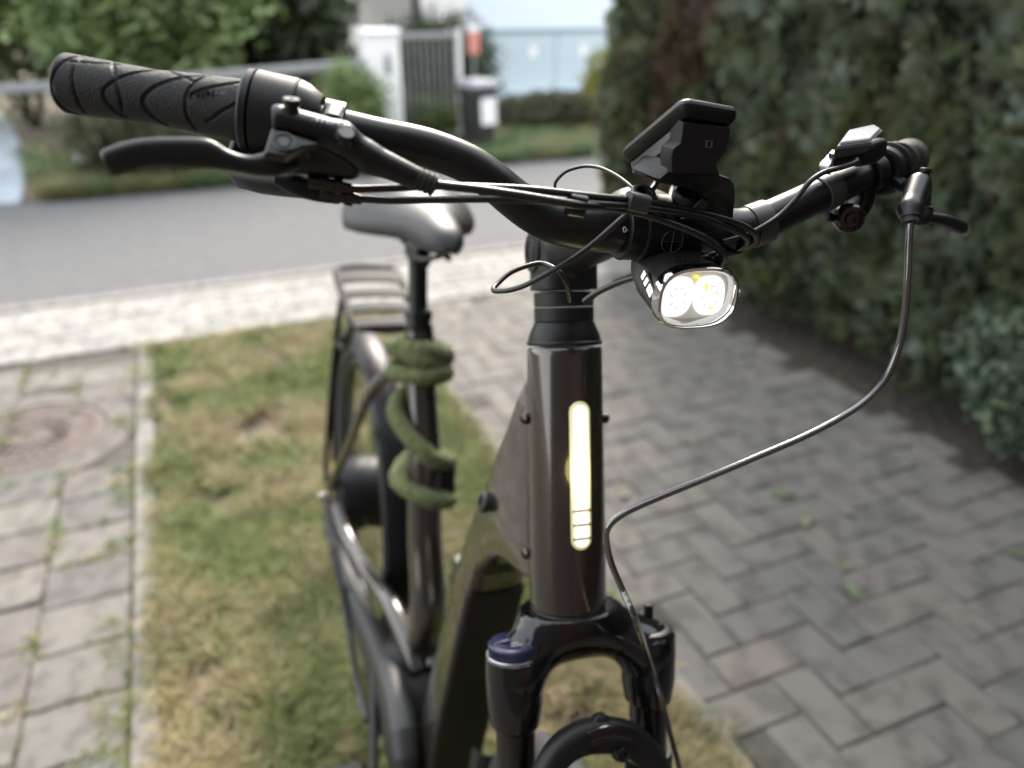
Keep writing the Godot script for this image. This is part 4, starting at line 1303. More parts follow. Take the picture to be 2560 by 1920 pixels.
func build_rear() -> void:
	# seat post and saddle
	begin()
	tube([Vector3(0.5411, 0.8699, 0), Vector3(0.5596, 0.93, 0), Vector3(0.5728, 0.9942, 0)], [0.0142, 0.0142, 0.0142], 24, 1)
	var post := part("seat_post", M.anodised, bike)
	var top := Vector3(0.5728, 0.9942, 0)
	begin()
	blob([[top - Vector3(0.02, 0.004, 0), top + Vector3(0.02, -0.004, 0), 0.016, 0.016]], 0.005, 0.004)
	part("post_head", M.plastic, post)
	var nose := Vector3(0.4118, 1.0473, 0)
	var rings := []
	begin()
	for l in [[-0.006, 0.014, 0.01, -0.004], [0.0, 0.03, 0.03, 0.0], [0.02, 0.052, 0.048, 0.003], [0.06, 0.064, 0.056, 0.004], [0.1, 0.084, 0.058, 0.003], [0.14, 0.128, 0.06, 0.004], [0.18, 0.178, 0.066, 0.012], [0.215, 0.206, 0.07, 0.02], [0.245, 0.2, 0.062, 0.024], [0.262, 0.15, 0.04, 0.022], [0.268, 0.08, 0.015, 0.02]]:
		var ring := []
		for k in 36:
			var g := TAU * k / 36
			var px: float = l[1] / 2 * signf(cos(g)) * pow(absf(cos(g)), 0.75)
			var py: float = l[2] * 0.42 * pow(maxf(sin(g), 0.0), 0.7) if sin(g) > 0 else l[2] * 0.5 * sin(g) * (0.35 + 0.65 * pow(absf(cos(g)), 0.8))
			py -= 0.035 * pow(absf(px) / 0.09, 2.0)
			ring.append(nose + Vector3(l[0], l[3] + py, px))
		rings.append(ring)
	loft(rings, true, true, 1.2)
	var saddle := part("saddle", M.saddle_skin, bike)
	for s in [-1.0, 1.0]:
		begin()
		tube([nose + Vector3(0.02, -0.018, 0.006 * s), nose + Vector3(0.07, -0.036, 0.02 * s), nose + Vector3(0.15, -0.036, 0.022 * s), nose + Vector3(0.22, -0.015, 0.045 * s)], 0.0038, 10, 4)
		part("saddle_rail", M.dark_steel, saddle)
	# rear wheel, mudguard
	var hub := Vector3(0.945, 0.335, 0)
	wheel(hub, Vector3(1, 0, 0), Vector3(0, 1, 0), Vector3(0, 0, 1), 0.345)
	begin()
	lathe(hub + Vector3(0, 0, -0.07), Vector3(0, 0, 1), [[0, 0.03], [0.01, 0.075], [0.03, 0.082], [0.1, 0.082], [0.12, 0.075], [0.135, 0.03]], 36)
	part("gear_hub", M.plastic_grained, bike.get_node("wheel_001"))
	begin()
	var guard := []
	for k in 17:
		var g := lerpf(-0.35, 3.3, k / 16.0)
		guard.append(hub + Vector3(cos(g), sin(g), 0) * 0.366)
	sweep(guard, [Vector2(-0.03, -0.012), Vector2(-0.024, -0.002), Vector2(-0.012, 0.003), Vector2(0.012, 0.003), Vector2(0.024, -0.002), Vector2(0.03, -0.012), Vector2(0.029, -0.013), Vector2(0.023, -0.0035), Vector2(0.012, 0.0015), Vector2(-0.012, 0.0015), Vector2(-0.023, -0.0035), Vector2(-0.029, -0.013)], Vector3(0, 0, 1), [], 2)
	part("rear_mudguard", M.plastic, bike)
	# chain stays and seat stays
	for s in [-1.0, 1.0]:
		begin()
		var stay := [Vector3(0.3839, 0.3554, -0.012), Vector3(0.4225, 0.3818, -0.022), Vector3(0.507, 0.3935, -0.036), Vector3(0.6398, 0.362, -0.052), Vector3(0.7707, 0.3556, -0.07), Vector3(0.8311, 0.3836, -0.08)]
		for i in stay.size(): stay[i].z = absf(stay[i].z) * s
		tube(stay, [0.02, 0.019, 0.0175, 0.016, 0.0145, 0.015], 16, 5)
		part("chain_stay", M.paint, bike)
		begin()
		tube([Vector3(0.524, 0.8313, 0) + Vector3(0.01, 0, 0.014 * s), Vector3(0.64, 0.74, 0.05 * s), Vector3(0.78, 0.55, 0.066 * s), hub + Vector3(0, 0.02, 0.082 * s)], [0.011, 0.0095, 0.009, 0.0095], 14, 5)
		part("seat_stay", M.paint, bike)
		begin()
		lathe(hub + Vector3(0, 0, 0.08 * s), Vector3(0, 0, s), [[0, 0.012], [0.008, 0.012], [0.009, 0.0065], [0.022, 0.0065], [0.024, 0.004]], 16)
		part("axle_nut", M.steel, bike)
	# drive-side guard over the belt
	begin()
	sweep([Vector3(0.8985, 0.3601, -0.09), Vector3(0.855, 0.3124, -0.088), Vector3(0.7755, 0.2744, -0.078), Vector3(0.6303, 0.2726, -0.066), Vector3(0.4787, 0.297, -0.058), Vector3(0.3569, 0.3205, -0.058), Vector3(0.2826, 0.3038, -0.06), Vector3(0.2674, 0.2202, -0.06)], rrect(0.03, 0.06, 0.012, 4), Vector3(0, 0, 1), [Vector2(0.5, 0.4), Vector2(0.8, 0.7), Vector2(1, 0.95), Vector2(1.1, 1.2), Vector2(1.3, 1.5), Vector2(1.4, 1.75), Vector2(1.4, 1.8), Vector2(0.8, 1)], 4)
	var guardm := part("belt_guard", M.grey_guard, bike)
	begin()
	sweep([Vector3(0.7261, 0.3612, -0.1), Vector3(0.6509, 0.2711, -0.09), Vector3(0.5889, 0.2254, -0.086), Vector3(0.5356, 0.1821, -0.082), Vector3(0.4545, 0.1829, -0.08)], rrect(0.012, 0.014, 0.005, 3), Vector3(0, 0, 1), [Vector2(0.7, 0.7), Vector2(1, 1), Vector2(1, 1), Vector2(1, 1), Vector2(1, 1)], 3)
	part("lower_guard", M.plastic_grey, guardm)
	for s in [-1.0, 1.0]:
		var bb := Vector3(0.43, 0.31, 0.0)
		var dirc: Vector3 = (Vector3(0.2731, 0.2579, -0.1) - bb) * Vector3(1, 1, 0)
		dirc = dirc.normalized() * -s
		begin()
		sweep([bb + Vector3(0, 0, 0.075 * s), bb + Vector3(0, 0, 0.09 * s) + dirc * 0.085, bb + Vector3(0, 0, 0.105 * s) + dirc * 0.17], rrect(0.014, 0.026, 0.005, 3), Vector3(0, 0, 1), [Vector2(1.2, 1.3), Vector2(1, 1), Vector2(1, 0.9)], 3)
		part("crank_arm", M.anodised, bike)
		begin()
		box(bb + Vector3(0, 0, 0.145 * s) + dirc * 0.17, Vector3(0.08, 0.022, 0.07), Basis.IDENTITY, 0.007)
		part("pedal", M.plastic, bike)
	# luggage rack
	var zr := 0.0
	var w := 0.062
	var y0 := 0.785
	var fr := Vector3(0.7597, 0.8031, 0)
	var back := Vector3(0.9202, 0.8459, 0)
	var rise := (back - fr) / maxf(back.x - fr.x, 0.02)
	var long := 0.25
	var f0 := Vector3(fr.x, fr.y, 0)
	var dirr := Vector3(1, 0.12, 0).normalized()
	begin()
	var loop := []
	for p in [[0.0, -0.8], [-0.012, 0.0], [0.0, 0.8], [0.03, 1.0], [0.12, 1.0], [long - 0.03, 1.0], [long, 0.8], [long + 0.01, 0.0], [long, -0.8], [long - 0.03, -1.0], [0.12, -1.0], [0.03, -1.0], [0.0, -0.8]]:
		loop.append(f0 + dirr * p[0] + Vector3(0, 0, p[1] * w))
	tube(loop, 0.0075, 12, 5)
	var rack := part("luggage_rack", M.rack, bike)
	for q in [0.004, 0.064, 0.124, 0.2]:
		begin()
		var wide := 0.056 if q > 0.19 else 0.036
		sweep([f0 + dirr * q + Vector3(0, 0.0045, -w), f0 + dirr * q + Vector3(0, 0.0075, -w * 0.4), f0 + dirr * q + Vector3(0, 0.0075, w * 0.4), f0 + dirr * q + Vector3(0, 0.0045, w)], rrect(wide, 0.006, 0.0028, 3), dirr, [], 3)
		part("slat", M.rack, rack)
	for s in [-1.0, 1.0]:
		begin()
		tube([f0 + dirr * 0.14 + Vector3(0, -0.004, w * s), f0 + dirr * 0.14 + Vector3(0, -0.1, (w + 0.012) * s), hub + Vector3(0.03, 0.1, 0.082 * s), hub + Vector3(0.01, 0.03, 0.086 * s)], 0.006, 10, 4)
		part("rack_stay", M.rack, rack)
		begin()
		tube([f0 + dirr * 0.02 + Vector3(0, -0.003, w * s), f0 + dirr * 0.06 + Vector3(0, -0.07, (w + 0.006) * s), f0 + dirr * 0.14 + Vector3(0, -0.1, (w + 0.012) * s)], 0.0055, 10, 4)
		part("rack_brace", M.rack, rack)
	begin()
	tube([Vector3(0.8, 0.33, 0.09), Vector3(0.86, 0.15, 0.13), Vector3(0.89, 0.02, 0.17)], [0.009, 0.008, 0.009], 10, 3)
	part("kickstand", M.anodised, bike)

func build_lock() -> void:
	# green cloth-covered lock wound round the seat tube; same axes as the bicycle
	var a := Vector3(0.5596, 0.93, 0)
	var low := Vector3(0.442, 0.5731, 0)
	var d := (a - low).normalized()
	var lock := MeshInstance3D.new()
	lock.name = numbered("spiral_lock")
	add_child(lock)
	tag(lock, "green cloth-covered spiral lock wound round the bicycle's seat tube", "bicycle lock")
	lock.transform = bike.transform
	var spots := [Vector3(0.5617, 0.85, 0), Vector3(0.5537, 0.8102, 0), Vector3(0.5293, 0.737, 0), Vector3(0.5028, 0.6849, 0), Vector3(0.481, 0.6254, 0)]
	begin()
	var x := Vector3(1, 0, 0)
	x = (x - d * x.dot(d)).normalized()
	var z := x.cross(d)
	var pts := []
	var rads := []
	# turns: angle 0 faces the front of the bicycle, growing towards its left side; heights along the seat tube
	var keys := [[-1.2, 745.0], [0.0, 770.0], [1.5, 762.0], [3.1, 740.0], [4.7, 742.0], [6.3, 750.0], [7.6, 768.0], [9.4, 775.0], [10.9, 795.0], [12.5, 800.0], [13.6, 800.0], [15.5, 830.0], [17.3, 880.0], [18.8, 965.0], [20.2, 992.0], [21.9, 985.0], [23.6, 1025.0], [25.1, 1060.0], [26.5, 1078.0], [27.6, 1085.0]]
	for q in keys:
		var t: float = (q[1] - 640.0) / (1160.0 - 640.0)
		var c := a.lerp(low, t)
		pts.append(c - x * cos(q[0]) * 0.039 + z * sin(q[0]) * 0.039)
		rads.append(0.0142)
	var knobs := FastNoiseLite.new()
	knobs.seed = 3
	knobs.frequency = 105.0
	knobs.fractal_type = FastNoiseLite.FRACTAL_NONE
	var line := spline(pts, 22)
	var loops := []
	var t0: Vector3 = (line[1] - line[0]).normalized()
	var sd := t0.cross(d).normalized()
	for i in line.size():
		var t1: Vector3 = (line[mini(i + 1, line.size() - 1)] - line[maxi(i - 1, 0)]).normalized()
		sd = (sd - t1 * sd.dot(t1)).normalized()
		var up := t1.cross(sd)
		var ring := []
		for k in 22:
			var g := TAU * k / 22
			var o: Vector3 = sd * cos(g) + up * sin(g)
			ring.append(line[i] + o * 0.0142 * (1.0 + 0.15 * knobs.get_noise_3dv(line[i] + o * 0.0138)))
		loops.append(ring)
	loft(loops, true, true, 3.0)
	lock.mesh = finish()
	lock.material_override = M.lock_cloth
	begin()
	lathe(Vector3(0.4648, 0.6659, 0.034), d, [[-0.026, 0.012], [-0.024, 0.0155], [0.022, 0.0165], [0.036, 0.015], [0.038, 0.008]], 20)
	part("lock_head", M.plastic, lock)

# ---------------------------------------------------------------- the place
# along runs down the drive away from the house, across runs towards the hedge
var ALONG := Vector3(-0.3907, 0, -0.9205)
var ACROSS := Vector3(0.9205, 0, -0.3907)

func at(along: float, across: float, y := 0.0) -> Vector3:
	return ALONG * along + ACROSS * across + Vector3(0, y, 0)

func ground_basis() -> Basis: return Basis(ACROSS, Vector3.UP, -ALONG)

func slab(called: String, corners: Array, thick: float, m: Material, kind := "structure") -> MeshInstance3D:
	begin()
	var c := PackedVector2Array()
	var top := []
	var low := []
	for p in corners:
		top.append(p)
		low.append(p - Vector3(0, thick, 0))
	loft([low, top])
	var o := put(called, finish(), m)
	if kind: o.set_meta("kind", kind)
	return o

func strip(called: String, a0: float, a1: float, f0: float, f1: float, y: float, thick: float, m: Material) -> MeshInstance3D:
	return slab(called, [at(a0, f0, y), at(a1, f0, y), at(a1, f1, y), at(a0, f1, y)], thick, m)

func block_mesh(w: float, l: float, h: float, seed_no: int) -> ArrayMesh:   # stone with a worn, chamfered rim; top at y 0
	var r := RandomNumberGenerator.new()
	r.seed = seed_no
	begin()
	var levels := [[-h, 0.0], [-0.006, 0.0], [-0.0014, 0.0018], [0.0, 0.0055]]
	var base := [Vector2(-w, -l), Vector2(0.0, -l), Vector2(w, -l), Vector2(w, 0), Vector2(w, l), Vector2(0, l), Vector2(-w, l), Vector2(-w, 0)]
	for i in 8: base[i] = base[i] / 2 + Vector2(r.randf_range(-1, 1), r.randf_range(-1, 1)) * 0.0016
	var rings := []
	for v in levels:
		var ring := []
		for p in base:
			var q: Vector2 = p * Vector2(1.0 - 2 * v[1] / w, 1.0 - 2 * v[1] / l)
			ring.append(Vector3(q.x, v[0] + (r.randf_range(-0.0012, 0.0004) if v[0] > -0.005 else 0.0), q.y))
		rings.append(ring)
	loft(rings, false, true, 2.0)
	return finish()

func lay(called: String, mesh: Mesh, m: Material, parent: Node, along: float, across: float, turn: float, y := 0.0) -> void:
	var o := put(called, mesh, m, parent)
	o.transform = Transform3D(ground_basis() * Basis(Vector3.UP, turn) * Basis.from_euler(Vector3(rng.randf_range(-0.018, 0.018), rng.randf_range(-0.02, 0.02), rng.randf_range(-0.018, 0.018))), at(along, across, y + rng.randf_range(-0.003, 0.002)))

var pile: SurfaceTool
func gather(mesh: Mesh, along: float, across: float, turn: float) -> void:
	pile.append_from(mesh, 0, Transform3D(ground_basis() * Basis(Vector3.UP, turn), at(along, across, rng.randf_range(-0.003, 0.002))))

func build_ground() -> void:
	begin()
	loft([[Vector3(-120, -0.3, 60), Vector3(120, -0.3, 60), Vector3(120, -0.3, -160), Vector3(-120, -0.3, -160)], [Vector3(-120, -0.045, 60), Vector3(120, -0.045, 60), Vector3(120, -0.045, -160), Vector3(-120, -0.045, -160)]])
	tag(put("ground", finish(), M.soil), "", "", "", "structure")
	# road
	strip("road", 4.12, 6.5, -30, 30, -0.012, 0.03, M.asphalt)
	# left pavement of grey pavers
	var pave := strip("left_pavement", -3.0, 3.36, -2.6, -0.29, -0.008, 0.02, M.joint_sand)
	var meshes := []
	for i in 5: meshes.append(block_mesh(0.196, 0.158, 0.06, 40 + i))
	var cover := Vector2(2.70, -0.625)
	var laid := 0
	pile = SurfaceTool.new()
	pile.begin(Mesh.PRIMITIVE_TRIANGLES)
	for col in 11:
		var f := -0.398 - col * 0.2005
		var shift := 0.02 * ((col * 7) % 5)
		for row in 40:
			var e := -2.9 + shift + row * 0.163
			if e > 3.29: continue
			if Vector2(e, f).distance_to(cover) < 0.33: continue
			var seen := e > 0.95 and col < 4
			if seen: lay("paver", meshes[rng.randi() % 5], M["paver_%d" % (rng.randi() % 4)], pave, e, f, 0.0)
			else: gather(meshes[rng.randi() % 5], e, f, 0.0)
	pile.generate_normals()
	tag(put("paver_field", pile.commit(), M.paver_1, pave), "", "", "", "stuff")
	# round iron cover with its concrete surround
	var hole := thing("manhole_cover", "round rusty iron manhole cover set in the grey pavers", "manhole cover", at(cover.x, cover.y))
	begin()
	lathe(Vector3(0, -0.01, 0), Vector3.UP, [[0.0, 0.33], [0.007, 0.33], [0.0075, 0.25], [0.009, 0.248], [0.009, 0.242], [0.0, 0.242]], 48)
	part("surround", M.paver_3, hole)
	begin()
	lathe(Vector3(0, -0.014, 0), Vector3.UP, [[0, 0.236], [0.01, 0.236], [0.012, 0.232], [0.012, 0.2], [0.008, 0.196], [0.008, 0.17], [0.012, 0.166], [0.012, 0.135], [0.008, 0.13], [0.008, 0.06], [0.013, 0.055], [0.013, 0.001]], 48)
	var lid := part("cover", M.iron, hole)
	for k in 20:
		begin()
		var g := TAU * k / 20
		box(Vector3(cos(g) * 0.095, -0.004, sin(g) * 0.095), Vector3(0.05, 0.008, 0.012), Basis(Vector3.UP, -g))
		part("rib", M.iron, lid)
	# edgings on both sides of the grass
	for spec in [["left_edging", -0.29, -0.237, -3.0, 3.34], ["right_edging", 0.765, 0.815, -3.0, 3.3]]:
		var o := strip(spec[0], spec[3], spec[4], spec[1] + 0.004, spec[2] - 0.004, -0.03, 0.05, M.concrete)
		var n := 7
		for i in n:
			begin()
			var w: float = spec[2] - spec[1]
			var l: float = (spec[4] - spec[3]) / n - 0.006
			box(Vector3.ZERO, Vector3(w, 0.1, l), Basis.IDENTITY, 0.004)
			var k := part("edging_stone", M.concrete, o)
			k.transform = Transform3D(ground_basis() * Basis(Vector3.UP, rng.randf_range(-0.006, 0.006)), at(spec[3] + (i + 0.5) * (l + 0.006), (spec[1] + spec[2]) / 2 + rng.randf_range(-0.004, 0.004), -0.045 + rng.randf_range(-0.004, 0.006)))
	# brick path in herringbone on the hedge side
	var path := strip("brick_path", -3.0, 3.38, 0.83, 2.12, -0.0055, 0.02, M.joint_sand)
	var bricks := []
	for i in 5: bricks.append(block_mesh(0.196, 0.0955, 0.06, 60 + i))
	pile = SurfaceTool.new()
	pile.begin(Mesh.PRIMITIVE_TRIANGLES)
	for j in range(-32, 36):
		for i in range(6, 24):
			var m4 := posmod(i - j, 4)
			if m4 != 0 and m4 != 3: continue
			var e := j * 0.0995 + (0.05 if m4 == 0 else 0.0995)
			var f := i * 0.0995 + (0.0995 if m4 == 0 else 0.05)
			var over := 0.1 if m4 == 0 else 0.05
			if f - over < 0.75 or f + over > 2.2 or e > 3.36: continue
			var turn := 0.0 if m4 == 0 else PI / 2
			var shown := e > 0.35 and f < 2.2 and not (e < 0.95 and f < 0.75)
			if shown:
				var tone := int(clampf(rng.randfn(1.4, 1.0) + sin(f * 5.0 + e * 1.5) * 0.8, 0, 4))
				lay("brick", bricks[rng.randi() % 5], M["brick_%d" % tone], path, e, f, turn)
			else: gather(bricks[rng.randi() % 5], e, f, turn)
	pile.generate_normals()
	tag(put("brick_field", pile.commit(), M.brick_1, path), "", "", "", "stuff")
	# pale pavement along the road
	var walk := strip("roadside_pavement", 3.38, 4.04, -9, 9, -0.006, 0.02, M.walk_1)
	var flags := []
	for i in 4: flags.append(block_mesh(0.196, 0.096, 0.06, 80 + i))
	pile = SurfaceTool.new()
	pile.begin(Mesh.PRIMITIVE_TRIANGLES)
	for row in 6:
		for i in range(-42, 43):
			var e := 3.435 + row * 0.0995
			var f := i * 0.2 + (0.1 if row % 2 else 0.0)
			if f > -1.9 and f < 2.6: lay("paver", flags[rng.randi() % 4], M["walk_%d" % (rng.randi() % 3)], walk, e, f, 0.0, 0.004)
			else: gather(flags[rng.randi() % 4], e, f, 0.0)
	pile.generate_normals()
	tag(put("paver_field", pile.commit(), M.walk_1, walk), "", "", "", "stuff")
	var kerb := strip("kerb", 4.045, 4.13, -9, 9, -0.06, 0.05, M.concrete)
	for i in range(-9, 9):
		begin()
		box(Vector3.ZERO, Vector3(0.99, 0.1, 0.08), Basis.IDENTITY, 0.006)
		var k := part("kerb_stone", M.concrete, kerb)
		k.transform = Transform3D(ground_basis(), at(4.087, i + 0.5, -0.046))
	# grass strip, soil under the hedge, verge across the road
	tag(strip("grass_bed", -3.0, 3.34, -0.233, 0.762, -0.012, 0.02, M.soil), "", "", "", "structure")
	tag(strip("hedge_bed", -3.0, 4.0, 2.125, 4.5, -0.004, 0.03, M.humus), "", "", "", "structure")
	tag(strip("verge", 6.5, 30, -30, 30, 0.0, 0.04, M.soil), "", "", "", "structure")
	slab("driveway", [Vector3(-4.4937, 0.006, -5.4629), Vector3(-3.517, 0.006, -5.504), Vector3(-4.2754, 0.006, -6.9498), Vector3(-6.0582, 0.006, -9.729), Vector3(-8.3998, 0.006, -12.7589), Vector3(-10.4841, 0.006, -12.1369)], 0.02, M.ramp)

# ---------------------------------------------------------------- leaves and grass
func blade_mesh(n: int, spread: float, height: float, width: float, lean: float, sd: int) -> ArrayMesh:
	var r := RandomNumberGenerator.new()
	r.seed = sd
	begin()
	st.set_smooth_group(-1)
	for i in n:
		var g := r.randf() * TAU
		var o := Vector3(cos(g), 0, sin(g)) * r.randf() * spread
		var dir := Vector3(cos(g + r.randf_range(-1, 1)), 0, sin(g + r.randf_range(-1, 1)))
		var h := height * r.randf_range(0.5, 1.0)
		var s := dir.cross(Vector3.UP) * width * 0.5
		var mid := o + Vector3(0, h * 0.6, 0) + dir * lean * h * 0.35
		var tip := o + Vector3(0, h * r.randf_range(0.7, 1.0), 0) + dir * lean * h
		tri(o - s, o + s, mid + s * 0.8)
		tri(o - s, mid + s * 0.8, mid - s * 0.8)
		tri(mid - s * 0.8, mid + s * 0.8, tip)
	return finish()

func leaf_mesh(n: int, size: float, spread: float, sd: int, narrow := 0.5, droop := 0.2) -> ArrayMesh:   # a twig's worth of leaves
	var r := RandomNumberGenerator.new()
	r.seed = sd
	begin()
	st.set_smooth_group(-1)
	for i in n:
		var o := Vector3(r.randfn(), r.randfn(), r.randfn()) * spread * 0.5
		var d := Vector3(r.randfn(), r.randfn() * 0.7 - droop, r.randfn()).normalized()
		var s := d.cross(Vector3(r.randfn(), r.randfn() + 1.5, r.randfn())).normalized() * size * narrow * 0.5
		var l := size * r.randf_range(0.6, 1.1)
		var nn := d.cross(s).normalized() * size * 0.08
		var a := o
		var b := o + d * l * 0.45 + s + nn
		var c := o + d * l
		var e := o + d * l * 0.45 - s + nn
		tri(a, b, c)
		tri(a, c, e)
	return finish()

func spray_mesh(sd: int) -> ArrayMesh:   # flat fan of a conifer hedge
	var r := RandomNumberGenerator.new()
	r.seed = sd
	begin()
	st.set_smooth_group(-1)
	for i in 9:
		var g := (i - 4) * 0.24 + r.randf_range(-0.08, 0.08)
		var l := 0.07 * (1.0 - absf(i - 4) * 0.1) * r.randf_range(0.75, 1.1)
		var o := Vector3(0, 0.012 * absf(i - 4) * 0.3, 0)
		var d := Vector3(sin(g), cos(g), r.randf_range(-0.18, 0.18)).normalized()
		var s := d.cross(Vector3(0, 0, 1)).normalized() * 0.0075
		var m1 := o + d * l * 0.6
		tri(o, m1 - s, o + d * l)
		tri(o, o + d * l, m1 + s)
	return finish()

func scatter(called: String, mesh: Mesh, places: Array, colors: Array, m: Material, parent: Node = self) -> MultiMeshInstance3D:
	var mm := MultiMesh.new()
	mm.transform_format = MultiMesh.TRANSFORM_3D
	mm.use_colors = true
	mm.mesh = mesh
	mm.instance_count = places.size()
	for i in places.size():
		mm.set_instance_transform(i, places[i])
		mm.set_instance_color(i, colors[i])
	var o := MultiMeshInstance3D.new()
	o.multimesh = mm
	o.material_override = m
	if parent == self:
		o.name = numbered(called)
		add_child(o)
	else:
		o.name = called
		parent.add_child(o, true)
	return o

func any_turn(tilt := 6.0) -> Basis:
	return Basis.from_euler(Vector3(rng.randf_range(-tilt, tilt), rng.randf() * TAU, rng.randf_range(-tilt, tilt)))

func tint(c: Color, amount: float) -> Color:
	var k := rng.randf_range(1.0 - amount, 1.0 + amount)
	return Color(c.r * k * rng.randf_range(0.92, 1.08), c.g * k, c.b * k * rng.randf_range(0.88, 1.12))

func build_grass() -> void:
	var patch := FastNoiseLite.new()
	patch.seed = 11
	patch.frequency = 2.2
	patch.fractal_octaves = 3
	var dry := FastNoiseLite.new()
	dry.seed = 4
	dry.frequency = 1.4
	var places := []
	var colors := []
	var tufts := [blade_mesh(16, 0.016, 0.045, 0.0026, 0.75, 1), blade_mesh(12, 0.02, 0.06, 0.003, 1.0, 2), leaf_mesh(14, 0.02, 0.02, 3, 0.8, 0.0)]
	var sets := [[], [], []]
	var tints := [[], [], []]
	for i in 28000:
		var e := rng.randf_range(-0.2, 3.36)
		var f := rng.randf_range(-0.245, 0.775)
		var n := patch.get_noise_2d(e, f)
		if n < rng.randf_range(-0.5, -0.12): continue
		if e > 2.75 and rng.randf() < 0.45: continue
		if Vector2(e, f).distance_to(Vector2(2.6, 0.62)) < 0.2 and rng.randf() < 0.8: continue
		var w := dry.get_noise_2d(e * 1.6, f * 1.6) + rng.randf_range(-0.35, 0.35)
		var k := 0 if rng.randf() < 0.55 else 1
		var c := Color(0.13, 0.158, 0.043)
		if w > 0.12: c = Color(0.31, 0.245, 0.135)
		elif w > -0.02: c = Color(0.205, 0.21, 0.08)
		if w < -0.16 and rng.randf() < 0.35:
			k = 2
			c = Color(0.13, 0.19, 0.06)
		sets[k].append(Transform3D(any_turn(0.35).scaled(Vector3.ONE * rng.randf_range(0.55, 1.2)), at(e, f, -0.012)))
		tints[k].append(tint(c, 0.3))
	for i in 700:   # ragged borders growing over the edging stones
		var e := rng.randf_range(-0.2, 3.4)
		var f := (-0.245 if i % 2 else 0.775) + rng.randfn() * 0.011
		if patch.get_noise_2d(e * 2.0, f + 30.0) < -0.12: continue
		sets[1].append(Transform3D(any_turn(0.5).scaled(Vector3.ONE * rng.randf_range(0.5, 1.0)), at(e, f, -0.006)))
		tints[1].append(tint(Color(0.14, 0.155, 0.05) if rng.randf() < 0.6 else Color(0.27, 0.225, 0.115), 0.3))
	var names := ["grass", "grass", "clover"]
	for k in 3: tag(scatter(names[k], tufts[k], sets[k], tints[k], M.grass_blade), ["short green and straw coloured grass of the strip under the bicycle", "longer bent grass blades of the strip under the bicycle", "small round leaved clover in the grass strip"][k], "grass" if k < 2 else "clover", "", "stuff")
	# weeds in the joints of the pavers
	places = []
	colors = []
	for i in 1100:
		var e := rng.randf_range(0.9, 3.38)
		var f: float = [-0.298, -0.298, -0.4985, -0.699, -0.34][rng.randi() % 5] + rng.randf_range(-0.012, 0.012)
		if i % 3 == 0:
			f = rng.randf_range(-0.9, -0.31)
			e = -2.9 + 0.163 * roundf((e + 2.9) / 0.163) + 0.0815
			if e > 3.36: continue
		if patch.get_noise_2d(e * 1.7 + 9, f * 1.7) < -0.02: continue
		places.append(Transform3D(any_turn(0.4).scaled(Vector3.ONE * rng.randf_range(0.4, 0.95)), at(e, f, -0.01)))
		colors.append(tint(Color(0.12, 0.155, 0.042) if rng.randf() < 0.7 else Color(0.26, 0.22, 0.1), 0.3))
	tag(scatter("weeds", blade_mesh(12, 0.014, 0.04, 0.0034, 1.0, 9), places, colors, M.grass_blade), "green weeds growing in the joints of the grey pavers", "weeds", "", "stuff")
	# verge across the road
	places = []
	colors = []
	for i in 16000:
		var e := 6.45 + absf(rng.randfn()) * 0.9
		var f := rng.randf_range(-4.2, 6.5)
		if f < -0.95 - (e - 6.5) * 0.2: continue
		places.append(Transform3D(any_turn(0.3).scaled(Vector3.ONE * rng.randf_range(1.0, 2.6)), at(e, f, 0)))
		colors.append(tint(Color(0.1, 0.145, 0.06) if dry.get_noise_2d(e, f) < 0.1 else Color(0.19, 0.175, 0.085), 0.3))
	tag(scatter("grass", tufts[1], places, colors, M.grass_blade), "rough green grass of the verge across the road", "grass", "", "stuff")

